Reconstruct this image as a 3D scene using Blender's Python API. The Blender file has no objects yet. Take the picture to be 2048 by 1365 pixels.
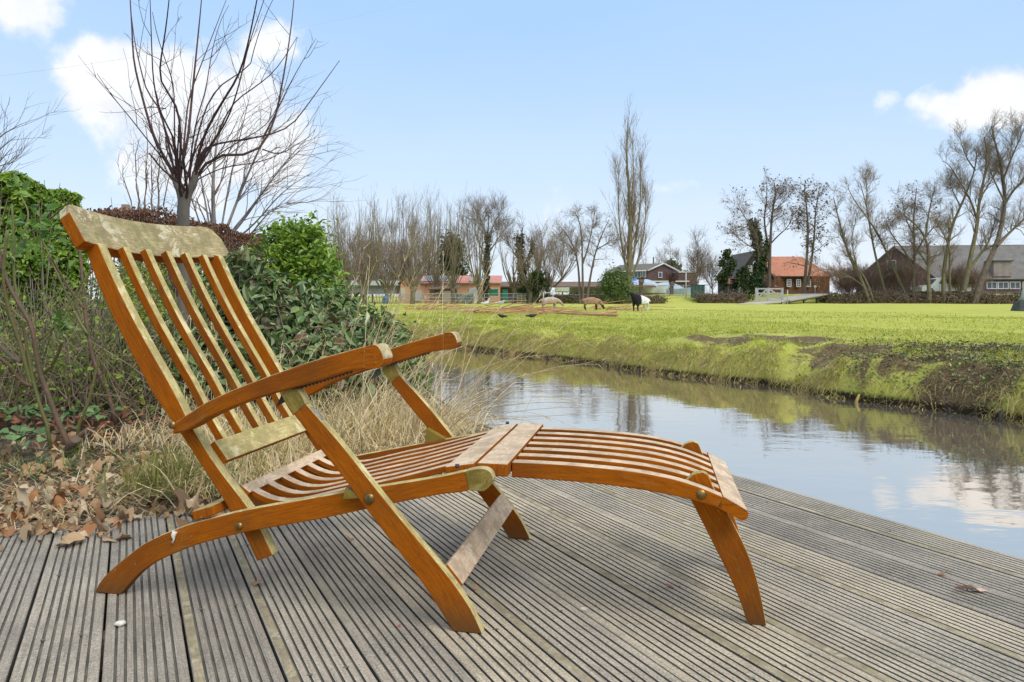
import bpy, bmesh, math, random
import numpy as np
from mathutils import Vector, Matrix
R_ = math.radians
rng = np.random.default_rng(7)
random.seed(7)
S = bpy.context.scene
COL = S.collection
# ------------------------------------------------------------------ camera
F, CX, HY, H = 1420., 1024., 598., .75          # focal length and horizon of a 2048 px wide picture, eye height in m
cd = bpy.data.cameras.new('camera'); cam = bpy.data.objects.new('camera', cd); COL.objects.link(cam)
cam.location = (0, 0, H); cam.rotation_euler = (R_(90), 0, 0)
cd.sensor_width = 36; cd.lens = 36*F/2048; cd.shift_y = -(682.5-HY)/2048
cd.clip_start = .05; cd.clip_end = 3000
S.camera = cam
# ------------------------------------------------------------------ sky and sun
SUN_EL, SUN_AZ = 50., 140.    # azimuth clockwise from +Y (view direction)
w = bpy.data.worlds.new('World'); S.world = w; w.use_nodes = True
nt = w.node_tree; N = nt.nodes; L = nt.links; N.clear()
def nd(t, tree=None, **k):
    n = (tree or nt).nodes.new(t)
    for a, b in k.items(): setattr(n, a, b)
    return n
out = nd('ShaderNodeOutputWorld'); bg = nd('ShaderNodeBackground'); bg.inputs['Strength'].default_value = .11
sky = nd('ShaderNodeTexSky', sky_type='NISHITA'); sky.sun_disc = False
sky.sun_elevation = R_(SUN_EL); sky.sun_rotation = R_(SUN_AZ); sky.air_density = 1.0; sky.dust_density = 1.6; sky.ozone_density = 1.2
tc = nd('ShaderNodeTexCoord')
def vm(op, a, b=None, scale=None):
    n = nd('ShaderNodeVectorMath', operation=op)
    for i, v in enumerate((a, b)):
        if v is None: continue
        if isinstance(v, bpy.types.NodeSocket): L.new(v, n.inputs[i])
        else: n.inputs[i].default_value = v
    return n
def mth(op, a, b=None, clamp=False):
    n = nd('ShaderNodeMath', operation=op); n.use_clamp = clamp
    for i, v in enumerate((a, b)):
        if v is None: continue
        if isinstance(v, bpy.types.NodeSocket): L.new(v, n.inputs[i])
        else: n.inputs[i].default_value = v
    return n.outputs[0]
D = vm('NORMALIZE', tc.outputs['Generated']).outputs[0]
nz = nd('ShaderNodeTexNoise'); nz.inputs['Scale'].default_value = 17; nz.inputs['Detail'].default_value = 9; nz.inputs['Roughness'].default_value = .55
L.new(D, nz.inputs['Vector'])
def blob(px, py, r, sq=1.6, wt=1.):
    v = Vector(((px-CX)/F, 1, (HY-py)/F)).normalized()
    d = vm('SUBTRACT', D, tuple(v)); m = vm('MULTIPLY', d.outputs[0], (1, 1, sq)); ln = vm('LENGTH', m.outputs[0])
    return mth('MULTIPLY', mth('SUBTRACT', 1, mth('DIVIDE', ln.outputs['Value'], r), True), wt)
fld = None
for b_ in [(235, 165, .09, 1.1, 1.2), (330, 205, .12, 1.2, 1.2), (450, 240, .13, 1.2, 1.2), (530, 310, .10, 1.2, 1.1), (390, 330, .12, 1.2, 1.1), (190, 190, .06, 1.2), (545, 85, .07, 1.3, .62), (40, 5, .07, 1.2, .85), (1900, 212, .06, 1.7, .8), (1985, 195, .08, 1.6, 1.), (1765, 208, .035, 1.4, .30), (2120, 205, .08, 1.6, .5), (1090, 410, .08, 1.2, .40), (1330, 378, .06, 2., .40)]:
    f = blob(*b_); fld = f if fld is None else mth('MAXIMUM', fld, f)
cf = mth('ADD', fld, mth('MULTIPLY', mth('SUBTRACT', nz.outputs[0], .5), 1.35))
mr = nd('ShaderNodeMapRange', interpolation_type='SMOOTHSTEP'); mr.inputs['From Min'].default_value = .20; mr.inputs['From Max'].default_value = .60
gate = nd('ShaderNodeMapRange'); L.new(fld, gate.inputs[0]); gate.inputs['From Max'].default_value = .12
L.new(mth('MULTIPLY', cf, gate.outputs[0]), mr.inputs[0])
# thin veil towards the horizon and faint wisps everywhere
sep = nd('ShaderNodeSeparateXYZ'); L.new(D, sep.inputs[0])
veil = nd('ShaderNodeMapRange', interpolation_type='SMOOTHSTEP'); L.new(sep.outputs['Z'], veil.inputs[0])
veil.inputs['From Min'].default_value = .42; veil.inputs['From Max'].default_value = -.06; veil.inputs['To Min'].default_value = .0; veil.inputs['To Max'].default_value = 1.
nz2 = nd('ShaderNodeTexNoise'); nz2.inputs['Scale'].default_value = 2.6; nz2.inputs['Detail'].default_value = 5
mp2 = nd('ShaderNodeMapping'); mp2.inputs['Scale'].default_value = (1, 1, 3); L.new(D, mp2.inputs[0]); L.new(mp2.outputs[0], nz2.inputs['Vector'])
veil2 = mth('ADD', veil.outputs[0], mth('MULTIPLY', mth('SUBTRACT', nz2.outputs[0], .5), .30), True)
CLOUD = (4.45, 4.55, 4.7, 1)
vc = nd('ShaderNodeValToRGB'); L.new(veil2, vc.inputs[0]); vc.color_ramp.elements[0].color = (2.0, 3.05, 4.6, 1); vc.color_ramp.elements[1].color = (3.85, 4.15, 4.5, 1); e_ = vc.color_ramp.elements.new(.55); e_.color = (2.9, 3.65, 4.6, 1)
mx1 = nd('ShaderNodeMix', data_type='RGBA'); mx1.inputs[0].default_value = .92; L.new(sky.outputs[0], mx1.inputs[6]); L.new(vc.outputs[0], mx1.inputs[7])
mx2 = nd('ShaderNodeMix', data_type='RGBA'); L.new(mr.outputs[0], mx2.inputs[0]); L.new(mx1.outputs[2], mx2.inputs[6]); ccr = nd('ShaderNodeValToRGB'); L.new(nz.outputs[0], ccr.inputs[0]); ccr.color_ramp.elements[0].color = (3.75, 3.95, 4.25, 1); ccr.color_ramp.elements[0].position = .32; ccr.color_ramp.elements[1].color = CLOUD; ccr.color_ramp.elements[1].position = .58; L.new(ccr.outputs[0], mx2.inputs[7])
ov = nd('ShaderNodeMapRange', interpolation_type='SMOOTHSTEP'); L.new(sep.outputs['Z'], ov.inputs[0]); ov.inputs['From Min'].default_value = .50; ov.inputs['From Max'].default_value = .85; ov.inputs['To Max'].default_value = .9  # bright cloud cover added overhead, out of view, to whiten and soften the light
ovc = nd('ShaderNodeValToRGB'); L.new(nz2.outputs[0], ovc.inputs[0]); ovc.color_ramp.elements[0].color = (3.6, 3.9, 4.3, 1); ovc.color_ramp.elements[1].color = (6.2, 6.1, 5.9, 1)
mx3 = nd('ShaderNodeMix', data_type='RGBA'); L.new(ov.outputs[0], mx3.inputs[0]); L.new(mx2.outputs[2], mx3.inputs[6]); L.new(ovc.outputs[0], mx3.inputs[7])
L.new(mx3.outputs[2], bg.inputs['Color']); L.new(bg.outputs[0], out.inputs[0])
sd = bpy.data.lights.new('sun', 'SUN'); so = bpy.data.objects.new('sun', sd); COL.objects.link(so)
sd.energy = 1.25; sd.angle = R_(34); sd.color = (1, .95, .87)
so.rotation_euler = (R_(90-SUN_EL), 0, R_(180-SUN_AZ)); so.location = (3, -5, 20)
S.view_settings.view_transform = 'Standard'; S.view_settings.look = 'None'; S.view_settings.gamma = 1; S.view_settings.exposure = 1.05
try:
    S.cycles.max_bounces = 6; S.cycles.transparent_max_bounces = 4
except Exception: pass
# ------------------------------------------------------------------ helpers
def at(x, y, Z): return np.array([(x-CX)/F*Z, Z, H+(HY-y)/F*Z])       # a point of the place, measured off the photograph at a distance of Z metres
class MB:
    def __init__(s): s.v = []; s.nv = 0; s.g = []
    def add(s, v, f, m=0, uv=None, smooth=False):
        v = np.asarray(v, float).reshape(-1, 3); f = np.asarray(f, int)
        if f.ndim == 1: f = f[None]
        if len(f) == 0: return
        s.v.append(v); s.g.append((f+s.nv, np.broadcast_to(m, (len(f),)).astype(np.int32), uv, smooth)); s.nv += len(v)
    def build(s, name, mats, parent=None, loc=None):
        me = bpy.data.meshes.new(name); v = np.concatenate(s.v)
        if loc is not None: v = v-np.array(loc)
        me.vertices.add(len(v)); me.vertices.foreach_set('co', v.ravel())
        lv = np.concatenate([f.ravel() for f, *_ in s.g]); tot = np.concatenate([np.full(len(f), f.shape[1]) for f, *_ in s.g])
        st = np.concatenate([[0], np.cumsum(tot)[:-1]])
        me.loops.add(len(lv)); me.loops.foreach_set('vertex_index', lv)
        me.polygons.add(len(tot)); me.polygons.foreach_set('loop_start', st)
        me.polygons.foreach_set('loop_total', tot)
        me.polygons.foreach_set('material_index', np.concatenate([m for _, m, *_ in s.g]))
        me.polygons.foreach_set('use_smooth', np.concatenate([np.full(len(f), sm) for f, _, _, sm in s.g]))
        if any(u is not None for *_, u, _ in s.g):
            l = me.uv_layers.new(name='UVMap')
            uu = np.concatenate([(np.asarray(u, float).reshape(-1, 2) if u is not None else np.zeros((f.size, 2))) for f, _, u, _ in s.g])
            l.data.foreach_set('uv', uu.ravel())
        for m in (mats if isinstance(mats, (list, tuple)) else [mats]): me.materials.append(m)
        me.update(calc_edges=True); me.validate()
        o = bpy.data.objects.new(name, me); COL.objects.link(o)
        if parent is not None: o.parent = parent
        if loc is not None and parent is None: o.location = loc
        return o
    def box(s, c, d, m=0, rz=0):
        c = np.array(c, float); d = np.array(d, float)/2
        v = np.array([(x, y, z) for x in (-1, 1) for y in (-1, 1) for z in (-1, 1)])*d
        if rz: v[:, :2] = v[:, :2]@np.array([[math.cos(rz), math.sin(rz)], [-math.sin(rz), math.cos(rz)]])
        s.add(v+c, [(0, 1, 3, 2), (4, 6, 7, 5), (0, 4, 5, 1), (2, 3, 7, 6), (0, 2, 6, 4), (1, 5, 7, 3)], m)
    def tube(s, P, r, k=6, m=0, cap=True): 
        P = np.asarray(P, float); s.tubes(P[None], np.broadcast_to(r, (len(P),))[None], k, m)
        if cap:
            for e in (0, -1):
                n = len(P); i0 = s.nv-n*k+(0 if e == 0 else (n-1)*k)
                s.g.append((np.array([[i0+j for j in (range(k) if e else range(k-1, -1, -1))]]), np.array([m], np.int32), None, False))
    def tubes(s, P, R, k=3, m=0):
        P = np.asarray(P, float); B, n, _ = P.shape
        if B == 0: return
        T = np.gradient(P, axis=1); T /= np.linalg.norm(T, axis=2, keepdims=True)+1e-9
        ref = np.where(np.abs(T[:, :1, 2:3]) > .9, np.array([[[1., 0, 0]]]), np.array([[[0, 0, 1.]]]))
        a = np.cross(T, ref); a /= np.linalg.norm(a, axis=2, keepdims=True)+1e-9; b = np.cross(T, a)
        th = np.arange(k)*2*np.pi/k
        V = P[:, :, None]+R[:, :, None, None]*(np.cos(th)[None, None, :, None]*a[:, :, None]+np.sin(th)[None, None, :, None]*b[:, :, None])
        idx = np.arange(B*n*k).reshape(B, n, k); i0 = idx[:, :-1]; i1 = idx[:, 1:]
        f = np.stack([i0, np.roll(i0, -1, 2), np.roll(i1, -1, 2), i1], -1).reshape(-1, 4)
        s.add(V.reshape(-1, 3), f, m, smooth=True)
    def leaves(s, C_, size, up=None, aspect=.5, fold=.25, spread=1.0, m=0, rg=rng):
        """one folded six-cornered leaf per centre"""
        C_ = np.asarray(C_, float); n = len(C_)
        nrm = rg.normal(size=(n, 3))*spread+(np.array([0, 0, 1.]) if up is None else up); nrm /= np.linalg.norm(nrm, axis=1, keepdims=True)+1e-9
        d = np.cross(nrm, rg.normal(size=(n, 3))); d /= np.linalg.norm(d, axis=1, keepdims=True)+1e-9
        b = np.cross(nrm, d); L_ = (size*rg.uniform(.6, 1.2, n))[:, None]; W_ = L_*aspect
        fo = nrm*L_*fold*aspect
        V = np.stack([C_-d*L_*.5, C_-d*L_*.15+b*W_*.5+fo, C_+d*L_*.2+b*W_*.42+fo, C_+d*L_*.5-nrm*L_*.1, C_+d*L_*.2-b*W_*.42+fo, C_-d*L_*.15-b*W_*.5+fo], 1)
        i = np.arange(n)[:, None]*6
        f = np.concatenate([i+np.array([[0, 1, 2, 3]]), i+np.array([[0, 3, 4, 5]])])
        s.add(V.reshape(-1, 3), f, np.concatenate([np.broadcast_to(m, (n,))]*2))
    def ribbons(s, P, W_, m=0, rg=rng, side=None):
        if np.ndim(m): m = np.repeat(m, P.shape[1]-1)
        """grass blades: P (B,n,3) centre lines, W_ width at the foot"""
        B, n, _ = P.shape
        if side is None:
            th = rg.uniform(0, 6.283, B); side = np.stack([np.cos(th), np.sin(th), th*0], 1)
        wd = (np.broadcast_to(W_, (B,))[:, None]*np.linspace(1, .08, n)[None])[:, :, None]*side[:, None]*.5
        V = np.stack([P-wd, P+wd], 2); idx = np.arange(B*n*2).reshape(B, n, 2)
        f = np.stack([idx[:, :-1, 0], idx[:, :-1, 1], idx[:, 1:, 1], idx[:, 1:, 0]], -1).reshape(-1, 4)
        s.add(V.reshape(-1, 3), f, m)
def tag(o, label=None, cat=None, group=None, kind=None):
    if label: o['label'] = label
    if cat: o['category'] = cat
    if group: o['group'] = group
    if kind: o['kind'] = kind
    return o
def thing(name, loc, label, cat, group=None, rz=0):
    o = bpy.data.objects.new(name, None); COL.objects.link(o); o.location = loc; o.rotation_euler = (0, 0, rz); o.empty_display_size = .2
    bpy.context.view_layer.update()
    return tag(o, label, cat, group)
def resample(P, n):
    P = np.asarray(P, float); d = np.concatenate([[0], np.cumsum(np.linalg.norm(np.diff(P, axis=0), axis=1))])
    t = np.linspace(0, d[-1], n); return np.stack([np.interp(t, d, P[:, i]) for i in range(P.shape[1])], 1)
def smooth(P, n, it=2):
    P = np.asarray(P, float)
    for _ in range(it):
        Q = [P[0]]
        for a, b in zip(P[:-1], P[1:]): Q += [.75*a+.25*b, .25*a+.75*b]
        P = np.array(Q+[P[-1]])
    return resample(P, n)
# ------------------------------------------------------------------ materials
def newmat(name):
    m = bpy.data.materials.new(name); m.use_nodes = True; t = m.node_tree; t.nodes.clear()
    o = t.nodes.new('ShaderNodeOutputMaterial'); b = t.nodes.new('ShaderNodeBsdfPrincipled'); t.links.new(b.outputs[0], o.inputs[0])
    return m, t, b
def rgba(c): return (c[0], c[1], c[2], 1)
def noise(t, scale, detail=4, rough=.6, coord='Object', stretch=(1, 1, 1), dist=0, vec=None):
    n = t.nodes.new('ShaderNodeTexNoise'); n.inputs['Scale'].default_value = scale; n.inputs['Detail'].default_value = detail; n.inputs['Roughness'].default_value = rough; n.inputs['Distortion'].default_value = dist
    if vec is None:
        c = t.nodes.new('ShaderNodeTexCoord'); vec = c.outputs[coord]
    mp = t.nodes.new('ShaderNodeMapping'); mp.inputs['Scale'].default_value = stretch
    t.links.new(vec, mp.inputs[0]); t.links.new(mp.outputs[0], n.inputs['Vector']); return n.outputs[0]
def ramp(t, f, stops, interp='LINEAR'):
    r = t.nodes.new('ShaderNodeValToRGB'); t.links.new(f, r.inputs[0]); r.color_ramp.interpolation = interp
    e = r.color_ramp.elements
    while len(e) < len(stops): e.new(.5)
    for k, (p, c) in enumerate(stops): e[k].position = p; e[k].color = rgba(c)
    return r.outputs[0]
def mixc(t, f, a, b, mode='MIX'):
    n = t.nodes.new('ShaderNodeMix'); n.data_type = 'RGBA'; n.blend_type = mode
    for s_, v in ((n.inputs[0], f), (n.inputs[6], a), (n.inputs[7], b)):
        if isinstance(v, bpy.types.NodeSocket): t.links.new(v, s_)
        else: s_.default_value = v if isinstance(v, float) else rgba(v)
    return n.outputs[2]
def mrange(t, f, a, b, c=0., d=1.):
    n = t.nodes.new('ShaderNodeMapRange'); n.interpolation_type = 'SMOOTHSTEP'; t.links.new(f, n.inputs[0])
    for i, v in enumerate((a, b, c, d)): n.inputs[i+1].default_value = v
    return n.outputs[0]
def bump(t, b, h, s=.3, d=.01):
    n = t.nodes.new('ShaderNodeBump'); n.inputs['Strength'].default_value = s; n.inputs['Distance'].default_value = d
    t.links.new(h, n.inputs['Height']); t.links.new(n.outputs[0], b.inputs['Normal'])
def setr(t, b, v):
    if isinstance(v, bpy.types.NodeSocket): t.links.new(v, b.inputs['Roughness'])
    else: b.inputs['Roughness'].default_value = v
def simple(name, c1, c2=None, scale=3, rough=.7, bmp=0, bscale=None, metal=0, stretch=(1, 1, 1), lo=.35, hi=.65):
    m, t, b = newmat(name)
    if c2 is None: c2 = tuple(x*.75 for x in c1)
    n = noise(t, scale, stretch=stretch); t.links.new(ramp(t, n, [(lo, c1), (hi, c2)]), b.inputs['Base Color'])
    b.inputs['Roughness'].default_value = rough; b.inputs['Metallic'].default_value = metal
    if bmp: bump(t, b, noise(t, bscale or scale*6, stretch=stretch), bmp)
    return m
def leafmat(name, cols, rough=.5, spec=.5, trans=.0):
    """colour picked per leaf (per mesh island)"""
    m, t, b = newmat(name); g = t.nodes.new('ShaderNodeNewGeometry')
    k = len(cols); c = ramp(t, g.outputs['Random Per Island'], [(i/(k-1) if k > 1 else 0, x) for i, x in enumerate(cols)])
    t.links.new(c, b.inputs['Base Color']); b.inputs['Roughness'].default_value = rough; b.inputs['Specular IOR Level'].default_value = spec
    if trans:
        tr = t.nodes.new('ShaderNodeBsdfTranslucent'); t.links.new(c, tr.inputs[0]); mx = t.nodes.new('ShaderNodeMixShader'); mx.inputs[0].default_value = trans
        o = [n for n in t.nodes if n.type == 'OUTPUT_MATERIAL'][0]
        t.links.new(b.outputs[0], mx.inputs[1]); t.links.new(tr.outputs[0], mx.inputs[2]); t.links.new(mx.outputs[0], o.inputs[0])
    return m
def wood_side():
    m, t, b = newmat('oiled_teak'); uv = t.nodes.new('ShaderNodeTexCoord').outputs['UV']
    g = noise(t, 14, 6, .65, vec=uv, stretch=(1.2, 12, 1), dist=.3)
    c = ramp(t, g, [(.2, (.20, .050, .002)), (.5, (.35, .092, .003)), (.8, (.44, .130, .005))])
    big = noise(t, 2.2, 3, coord='Object'); c = mixc(t, mrange(t, big, .40, .66, 0, .8), c, (.17, .05, .008))
    dirt = noise(t, 5, 5, .7); c = mixc(t, mrange(t, dirt, .52, .74, 0, .55), c, (.13, .075, .02)); fl = noise(t, 40, 5, .8, vec=uv, stretch=(.5, 6, 1)); c = mixc(t, mrange(t, fl, .52, .68, 0, .75), c, (.11, .04, .010)); c = mixc(t, mrange(t, fl, .42, .30, 0, .45), c, (.50, .22, .05)); ws = noise(t, 7, 6, .75, vec=uv, stretch=(1, 3, 1), dist=1.); c = mixc(t, mrange(t, ws, .60, .72, 0, .5), c, (.30, .165, .05))
    sp = noise(t, 130, 2); c = mixc(t, mrange(t, sp, .72, .78, 0, .6), c, (.55, .42, .3))
    # darker brown towards the feet
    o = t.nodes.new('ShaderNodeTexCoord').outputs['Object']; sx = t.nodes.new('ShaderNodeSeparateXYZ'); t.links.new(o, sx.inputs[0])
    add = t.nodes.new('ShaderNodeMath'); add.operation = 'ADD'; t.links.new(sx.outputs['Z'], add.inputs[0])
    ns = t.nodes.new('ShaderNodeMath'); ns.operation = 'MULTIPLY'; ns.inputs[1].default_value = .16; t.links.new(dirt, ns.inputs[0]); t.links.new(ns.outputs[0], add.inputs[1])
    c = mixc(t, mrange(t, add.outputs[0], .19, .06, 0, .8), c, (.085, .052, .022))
    t.links.new(c, b.inputs['Base Color']); setr(t, b, .75); b.inputs['Specular IOR Level'].default_value = .08; bump(t, b, g, .3, .002); return m
def wood_weather(name, a, b2, c3, moss, k=.6, rough=.85):
    m, t, b = newmat(name); uv = t.nodes.new('ShaderNodeTexCoord').outputs['UV']
    g = noise(t, 22, 7, .75, vec=uv, stretch=(1, 9, 1), dist=.6)
    c = ramp(t, g, [(.25, b2), (.5, a), (.75, c3)])
    p = noise(t, 17, 6, .7); c = mixc(t, mrange(t, p, .42, .60, 0, .85), c, tuple(x*.62 for x in a))
    p2 = noise(t, 11, 6, .72, dist=.5); c = mixc(t, mrange(t, p2, .56, .60, 0, k), c, c3)
    p3 = noise(t, 24, 5, .7, dist=1); c = mixc(t, mrange(t, p3, .50, .68, 0, k), c, moss)
    p4 = noise(t, 240, 3, .7, dist=.3); c = mixc(t, mrange(t, p4, .60, .74, 0, .55), c, tuple(x*.28 for x in a))
    t.links.new(c, b.inputs['Base Color']); b.inputs['Roughness'].default_value = rough; b.inputs['Specular IOR Level'].default_value = .2
    bump(t, b, g, .5, .003); return m
M_side = wood_side()
M_lich = wood_weather('lichened_teak', (.52, .42, .18), (.26, .20, .07), (.74, .66, .40), (.33, .35, .09))
M_pale = wood_weather('bleached_teak', (.60, .45, .31), (.42, .28, .165), (.72, .60, .45), (.50, .42, .22), .5)
M_olive = wood_weather('algae_brass', (.27, .19, .035), (.14, .10, .03), (.40, .32, .13), (.16, .15, .025), .5, .45)
M_brass = simple('old_brass', (.33, .20, .06), (.16, .11, .04), 60, .4, metal=.85)
M_dark = simple('dark_iron', (.035, .03, .025), (.06, .05, .04), 40, .6)
M_end = wood_weather('worn_end_grain', (.46, .37, .19), (.26, .20, .09), (.62, .54, .36), (.30, .27, .10), .6)
def deckmat():
    m, t, b = newmat('weathered_decking'); g = t.nodes.new('ShaderNodeNewGeometry'); uv = t.nodes.new('ShaderNodeTexCoord').outputs['UV']
    n = noise(t, 6, 8, .75, vec=uv, stretch=(1, 30, 1)); c = ramp(t, n, [(.25, (.17, .145, .115)), (.5, (.37, .325, .265)), (.75, (.55, .49, .41))])
    n2 = noise(t, 3.2, 5, .7, coord='Object'); c = mixc(t, mrange(t, n2, .40, .68, 0, .7), c, (.19, .175, .145))
    n3 = noise(t, 190, 5, .85, coord='Object'); c = mixc(t, mrange(t, n3, .49, .66, 0, .8), c, (.11, .095, .08)); c = mixc(t, mrange(t, n3, .47, .33, 0, .6), c, (.72, .66, .58)); gr = noise(t, 12, 5, .8, coord='Object', stretch=(1, 1, 1), dist=1.5); c = mixc(t, mrange(t, gr, .56, .66, 0, .35), c, (.30, .24, .19))
    n4 = noise(t, 2.0, 3, .6, coord='Object', stretch=(1.3, .7, 1)); c = mixc(t, mrange(t, n4, .56, .72, 0, .4), c, (.33, .31, .16))
    sc = noise(t, 30, 5, .7, coord='Object', stretch=(.35, 1.4, 1), dist=2.5); c = mixc(t, mrange(t, sc, .66, .70, 0, .35), c, (.5, .46, .4))
    r = ramp(t, g.outputs['Random Per Island'], [(0, (.74, .73, .72)), (.5, (1.05, 1.04, 1)), (1, (1.3, 1.24, 1.08))]); c = mixc(t, 1., c, r, 'MULTIPLY')
    t.links.new(c, b.inputs['Base Color']); b.inputs['Roughness'].default_value = .8; b.inputs['Specular IOR Level'].default_value = .3; bump(t, b, n3, .35, .002); return m
M_deck = deckmat()
M_groove = simple('dirty_groove', (.075, .068, .058), (.15, .14, .11), 12, .9)
M_stripe = wood_weather('algae_edge', (.34, .285, .19), (.2, .17, .11), (.5, .44, .33), (.26, .25, .10), .6)
def watermat():
    m, t, b = newmat('stream_water'); b.inputs['Base Color'].default_value = (.24, .23, .20, 1); b.inputs['Roughness'].default_value = .04; b.inputs['IOR'].default_value = 1.33
    gl = t.nodes.new('ShaderNodeBsdfGlossy'); gl.inputs['Color'].default_value = (.95, .85, .735, 1); gl.inputs['Roughness'].default_value = .03
    lw = t.nodes.new('ShaderNodeLayerWeight'); lw.inputs['Blend'].default_value = .5; mx = t.nodes.new('ShaderNodeMixShader'); t.links.new(mrange(t, lw.outputs['Facing'], .3, .95, .36, .80), mx.inputs[0])
    o = [n for n in t.nodes if n.type == 'OUTPUT_MATERIAL'][0]; t.links.new(b.outputs[0], mx.inputs[1]); t.links.new(gl.outputs[0], mx.inputs[2]); t.links.new(mx.outputs[0], o.inputs[0])
    n = noise(t, 2.2, 3, .5, stretch=(1, 1.8, 1)); n2 = noise(t, 9, 3, .5, stretch=(.6, 1.6, 1)); big = noise(t, .35, 2)
    a = t.nodes.new('ShaderNodeMath'); a.operation = 'MULTIPLY_ADD'; t.links.new(n2, a.inputs[0]); t.links.new(mrange(t, big, .4, .65, .05, .45), a.inputs[1]); t.links.new(n, a.inputs[2])
    bp_ = t.nodes.new('ShaderNodeBump'); bp_.inputs['Strength'].default_value = .045; bp_.inputs['Distance'].default_value = .06; t.links.new(a.outputs[0], bp_.inputs['Height']); t.links.new(bp_.outputs[0], b.inputs['Normal']); t.links.new(bp_.outputs[0], gl.inputs['Normal']); return m
M_water = watermat()
DB = np.array([-.475, .880]); DB /= np.linalg.norm(DB); DA = np.array([DB[1], -DB[0]])      # along and across the boards (and the stream)
def ab(a, b): return DA[0]*a+DB[0]*b, DA[1]*a+DB[1]*b
def fieldmat():
    m, t, b = newmat('pasture_turf'); o = t.nodes.new('ShaderNodeTexCoord').outputs['Object']
    n = noise(t, 1.1, 6, .7, stretch=(.35, 1, 1)); c = ramp(t, n, [(.28, (.30, .34, .05)), (.5, (.44, .45, .085)), (.75, (.60, .57, .18))])
    n2 = noise(t, 30, 5, .75); c = mixc(t, mrange(t, n2, .48, .72, 0, .6), c, (.19, .25, .03)); c = mixc(t, mrange(t, n2, .44, .28, 0, .5), c, (.58, .53, .17)); nm = noise(t, 5.5, 6, .75, stretch=(.5, 1, 1)); c = mixc(t, mrange(t, nm, .50, .72, 0, .7), c, (.24, .31, .04)); c = mixc(t, mrange(t, nm, .46, .30, 0, .55), c, (.55, .49, .17))
    n6 = noise(t, .12, 3, .6, stretch=(.5, 1, 1)); c = mixc(t, mrange(t, n6, .45, .65, 0, .5), c, (.42, .41, .13))
    # worn earthy patches near the bank
    n3 = noise(t, 2.3, 6, .72, dist=.8); tot = None
    for (px, py, rx, ry) in SPOTS:
        sb = t.nodes.new('ShaderNodeVectorMath'); sb.operation = 'SUBTRACT'; t.links.new(o, sb.inputs[0]); sb.inputs[1].default_value = (px, py, 0)
        ml = t.nodes.new('ShaderNodeVectorMath'); ml.operation = 'MULTIPLY'; t.links.new(sb.outputs[0], ml.inputs[0]); ml.inputs[1].default_value = (1/rx, 1/ry, 0)
        ln = t.nodes.new('ShaderNodeVectorMath'); ln.operation = 'LENGTH'; t.links.new(ml.outputs[0], ln.inputs[0])
        q = mrange(t, ln.outputs['Value'], 1.5, .2)
        if tot is None: tot = q
        else:
            mm = t.nodes.new('ShaderNodeMath'); mm.operation = 'MAXIMUM'; t.links.new(tot, mm.inputs[0]); t.links.new(q, mm.inputs[1]); tot = mm.outputs[0]
    ml = t.nodes.new('ShaderNodeMath'); ml.operation = 'MULTIPLY'; t.links.new(tot, ml.inputs[0]); t.links.new(n3, ml.inputs[1])
    dirt = ramp(t, noise(t, 60, 4), [(.35, (.085, .055, .03)), (.6, (.20, .145, .08)), (.75, (.36, .30, .19))]); c = mixc(t, mrange(t, ml.outputs[0], .30, .42), c, dirt)
    # bare earth low on the bank
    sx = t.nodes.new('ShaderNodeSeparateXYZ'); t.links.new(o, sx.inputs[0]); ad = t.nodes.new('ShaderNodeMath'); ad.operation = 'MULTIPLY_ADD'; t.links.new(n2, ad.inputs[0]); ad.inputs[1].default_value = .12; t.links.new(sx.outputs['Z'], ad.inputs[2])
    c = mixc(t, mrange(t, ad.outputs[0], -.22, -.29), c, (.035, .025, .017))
    t.links.new(c, b.inputs['Base Color']); b.inputs['Roughness'].default_value = .95; b.inputs['Specular IOR Level'].default_value = .1; bump(t, b, n2, .8, .03); return m
# ------------------------------------------------------------------ ground, stream, field
def smooth01(x): x = np.clip(x, 0, 1); return x*x*(3-2*x)
def vnoise(x, y, s=1., seed=0):
    x = x*s+seed*17.3; y = y*s-seed*9.1; xi = np.floor(x).astype(int); yi = np.floor(y).astype(int); fx = smooth01(x-xi); fy = smooth01(y-yi)
    def h(i, j): n = (i*374761393+j*668265263+seed*982451653) & 0x7fffffff; n = ((n ^ (n >> 13))*1274126177) & 0x7fffffff; return (n % 10007)/10007.
    return (h(xi, yi)*(1-fx)+h(xi+1, yi)*fx)*(1-fy)+(h(xi, yi+1)*(1-fx)+h(xi+1, yi+1)*fx)*fy
WATER = -.40
def far_edge(b): return np.interp(b, [-20, 3.5, 8, 11.5, 14.1, 16.6, 40, 90], [7.3, 7.15, 7.25, 7.0, 6.85, 6.5, 5.6, 4.6])+(vnoise(b, b*0, 1.1, 3)-.5)*.35+(vnoise(b, b*0, 3.7, 4)-.5)*.14
def near_edge(b): return np.interp(b, [-20, 2.7, 3.3, 6, 12, 25, 90], [1.5, 1.5, 2.0, 2.2, 2.4, 2.3, 1.2])+(vnoise(b, b*0, 1.3, 5)-.5)*.2
def dyke(x, y):     # raised ground beyond the pasture
    e = np.interp(x, [-80, -12, 2, 20, 45, 80], [125, 110, 88, 79, 74, 66])
    return smooth01((y-e)/5.)*1.05
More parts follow.
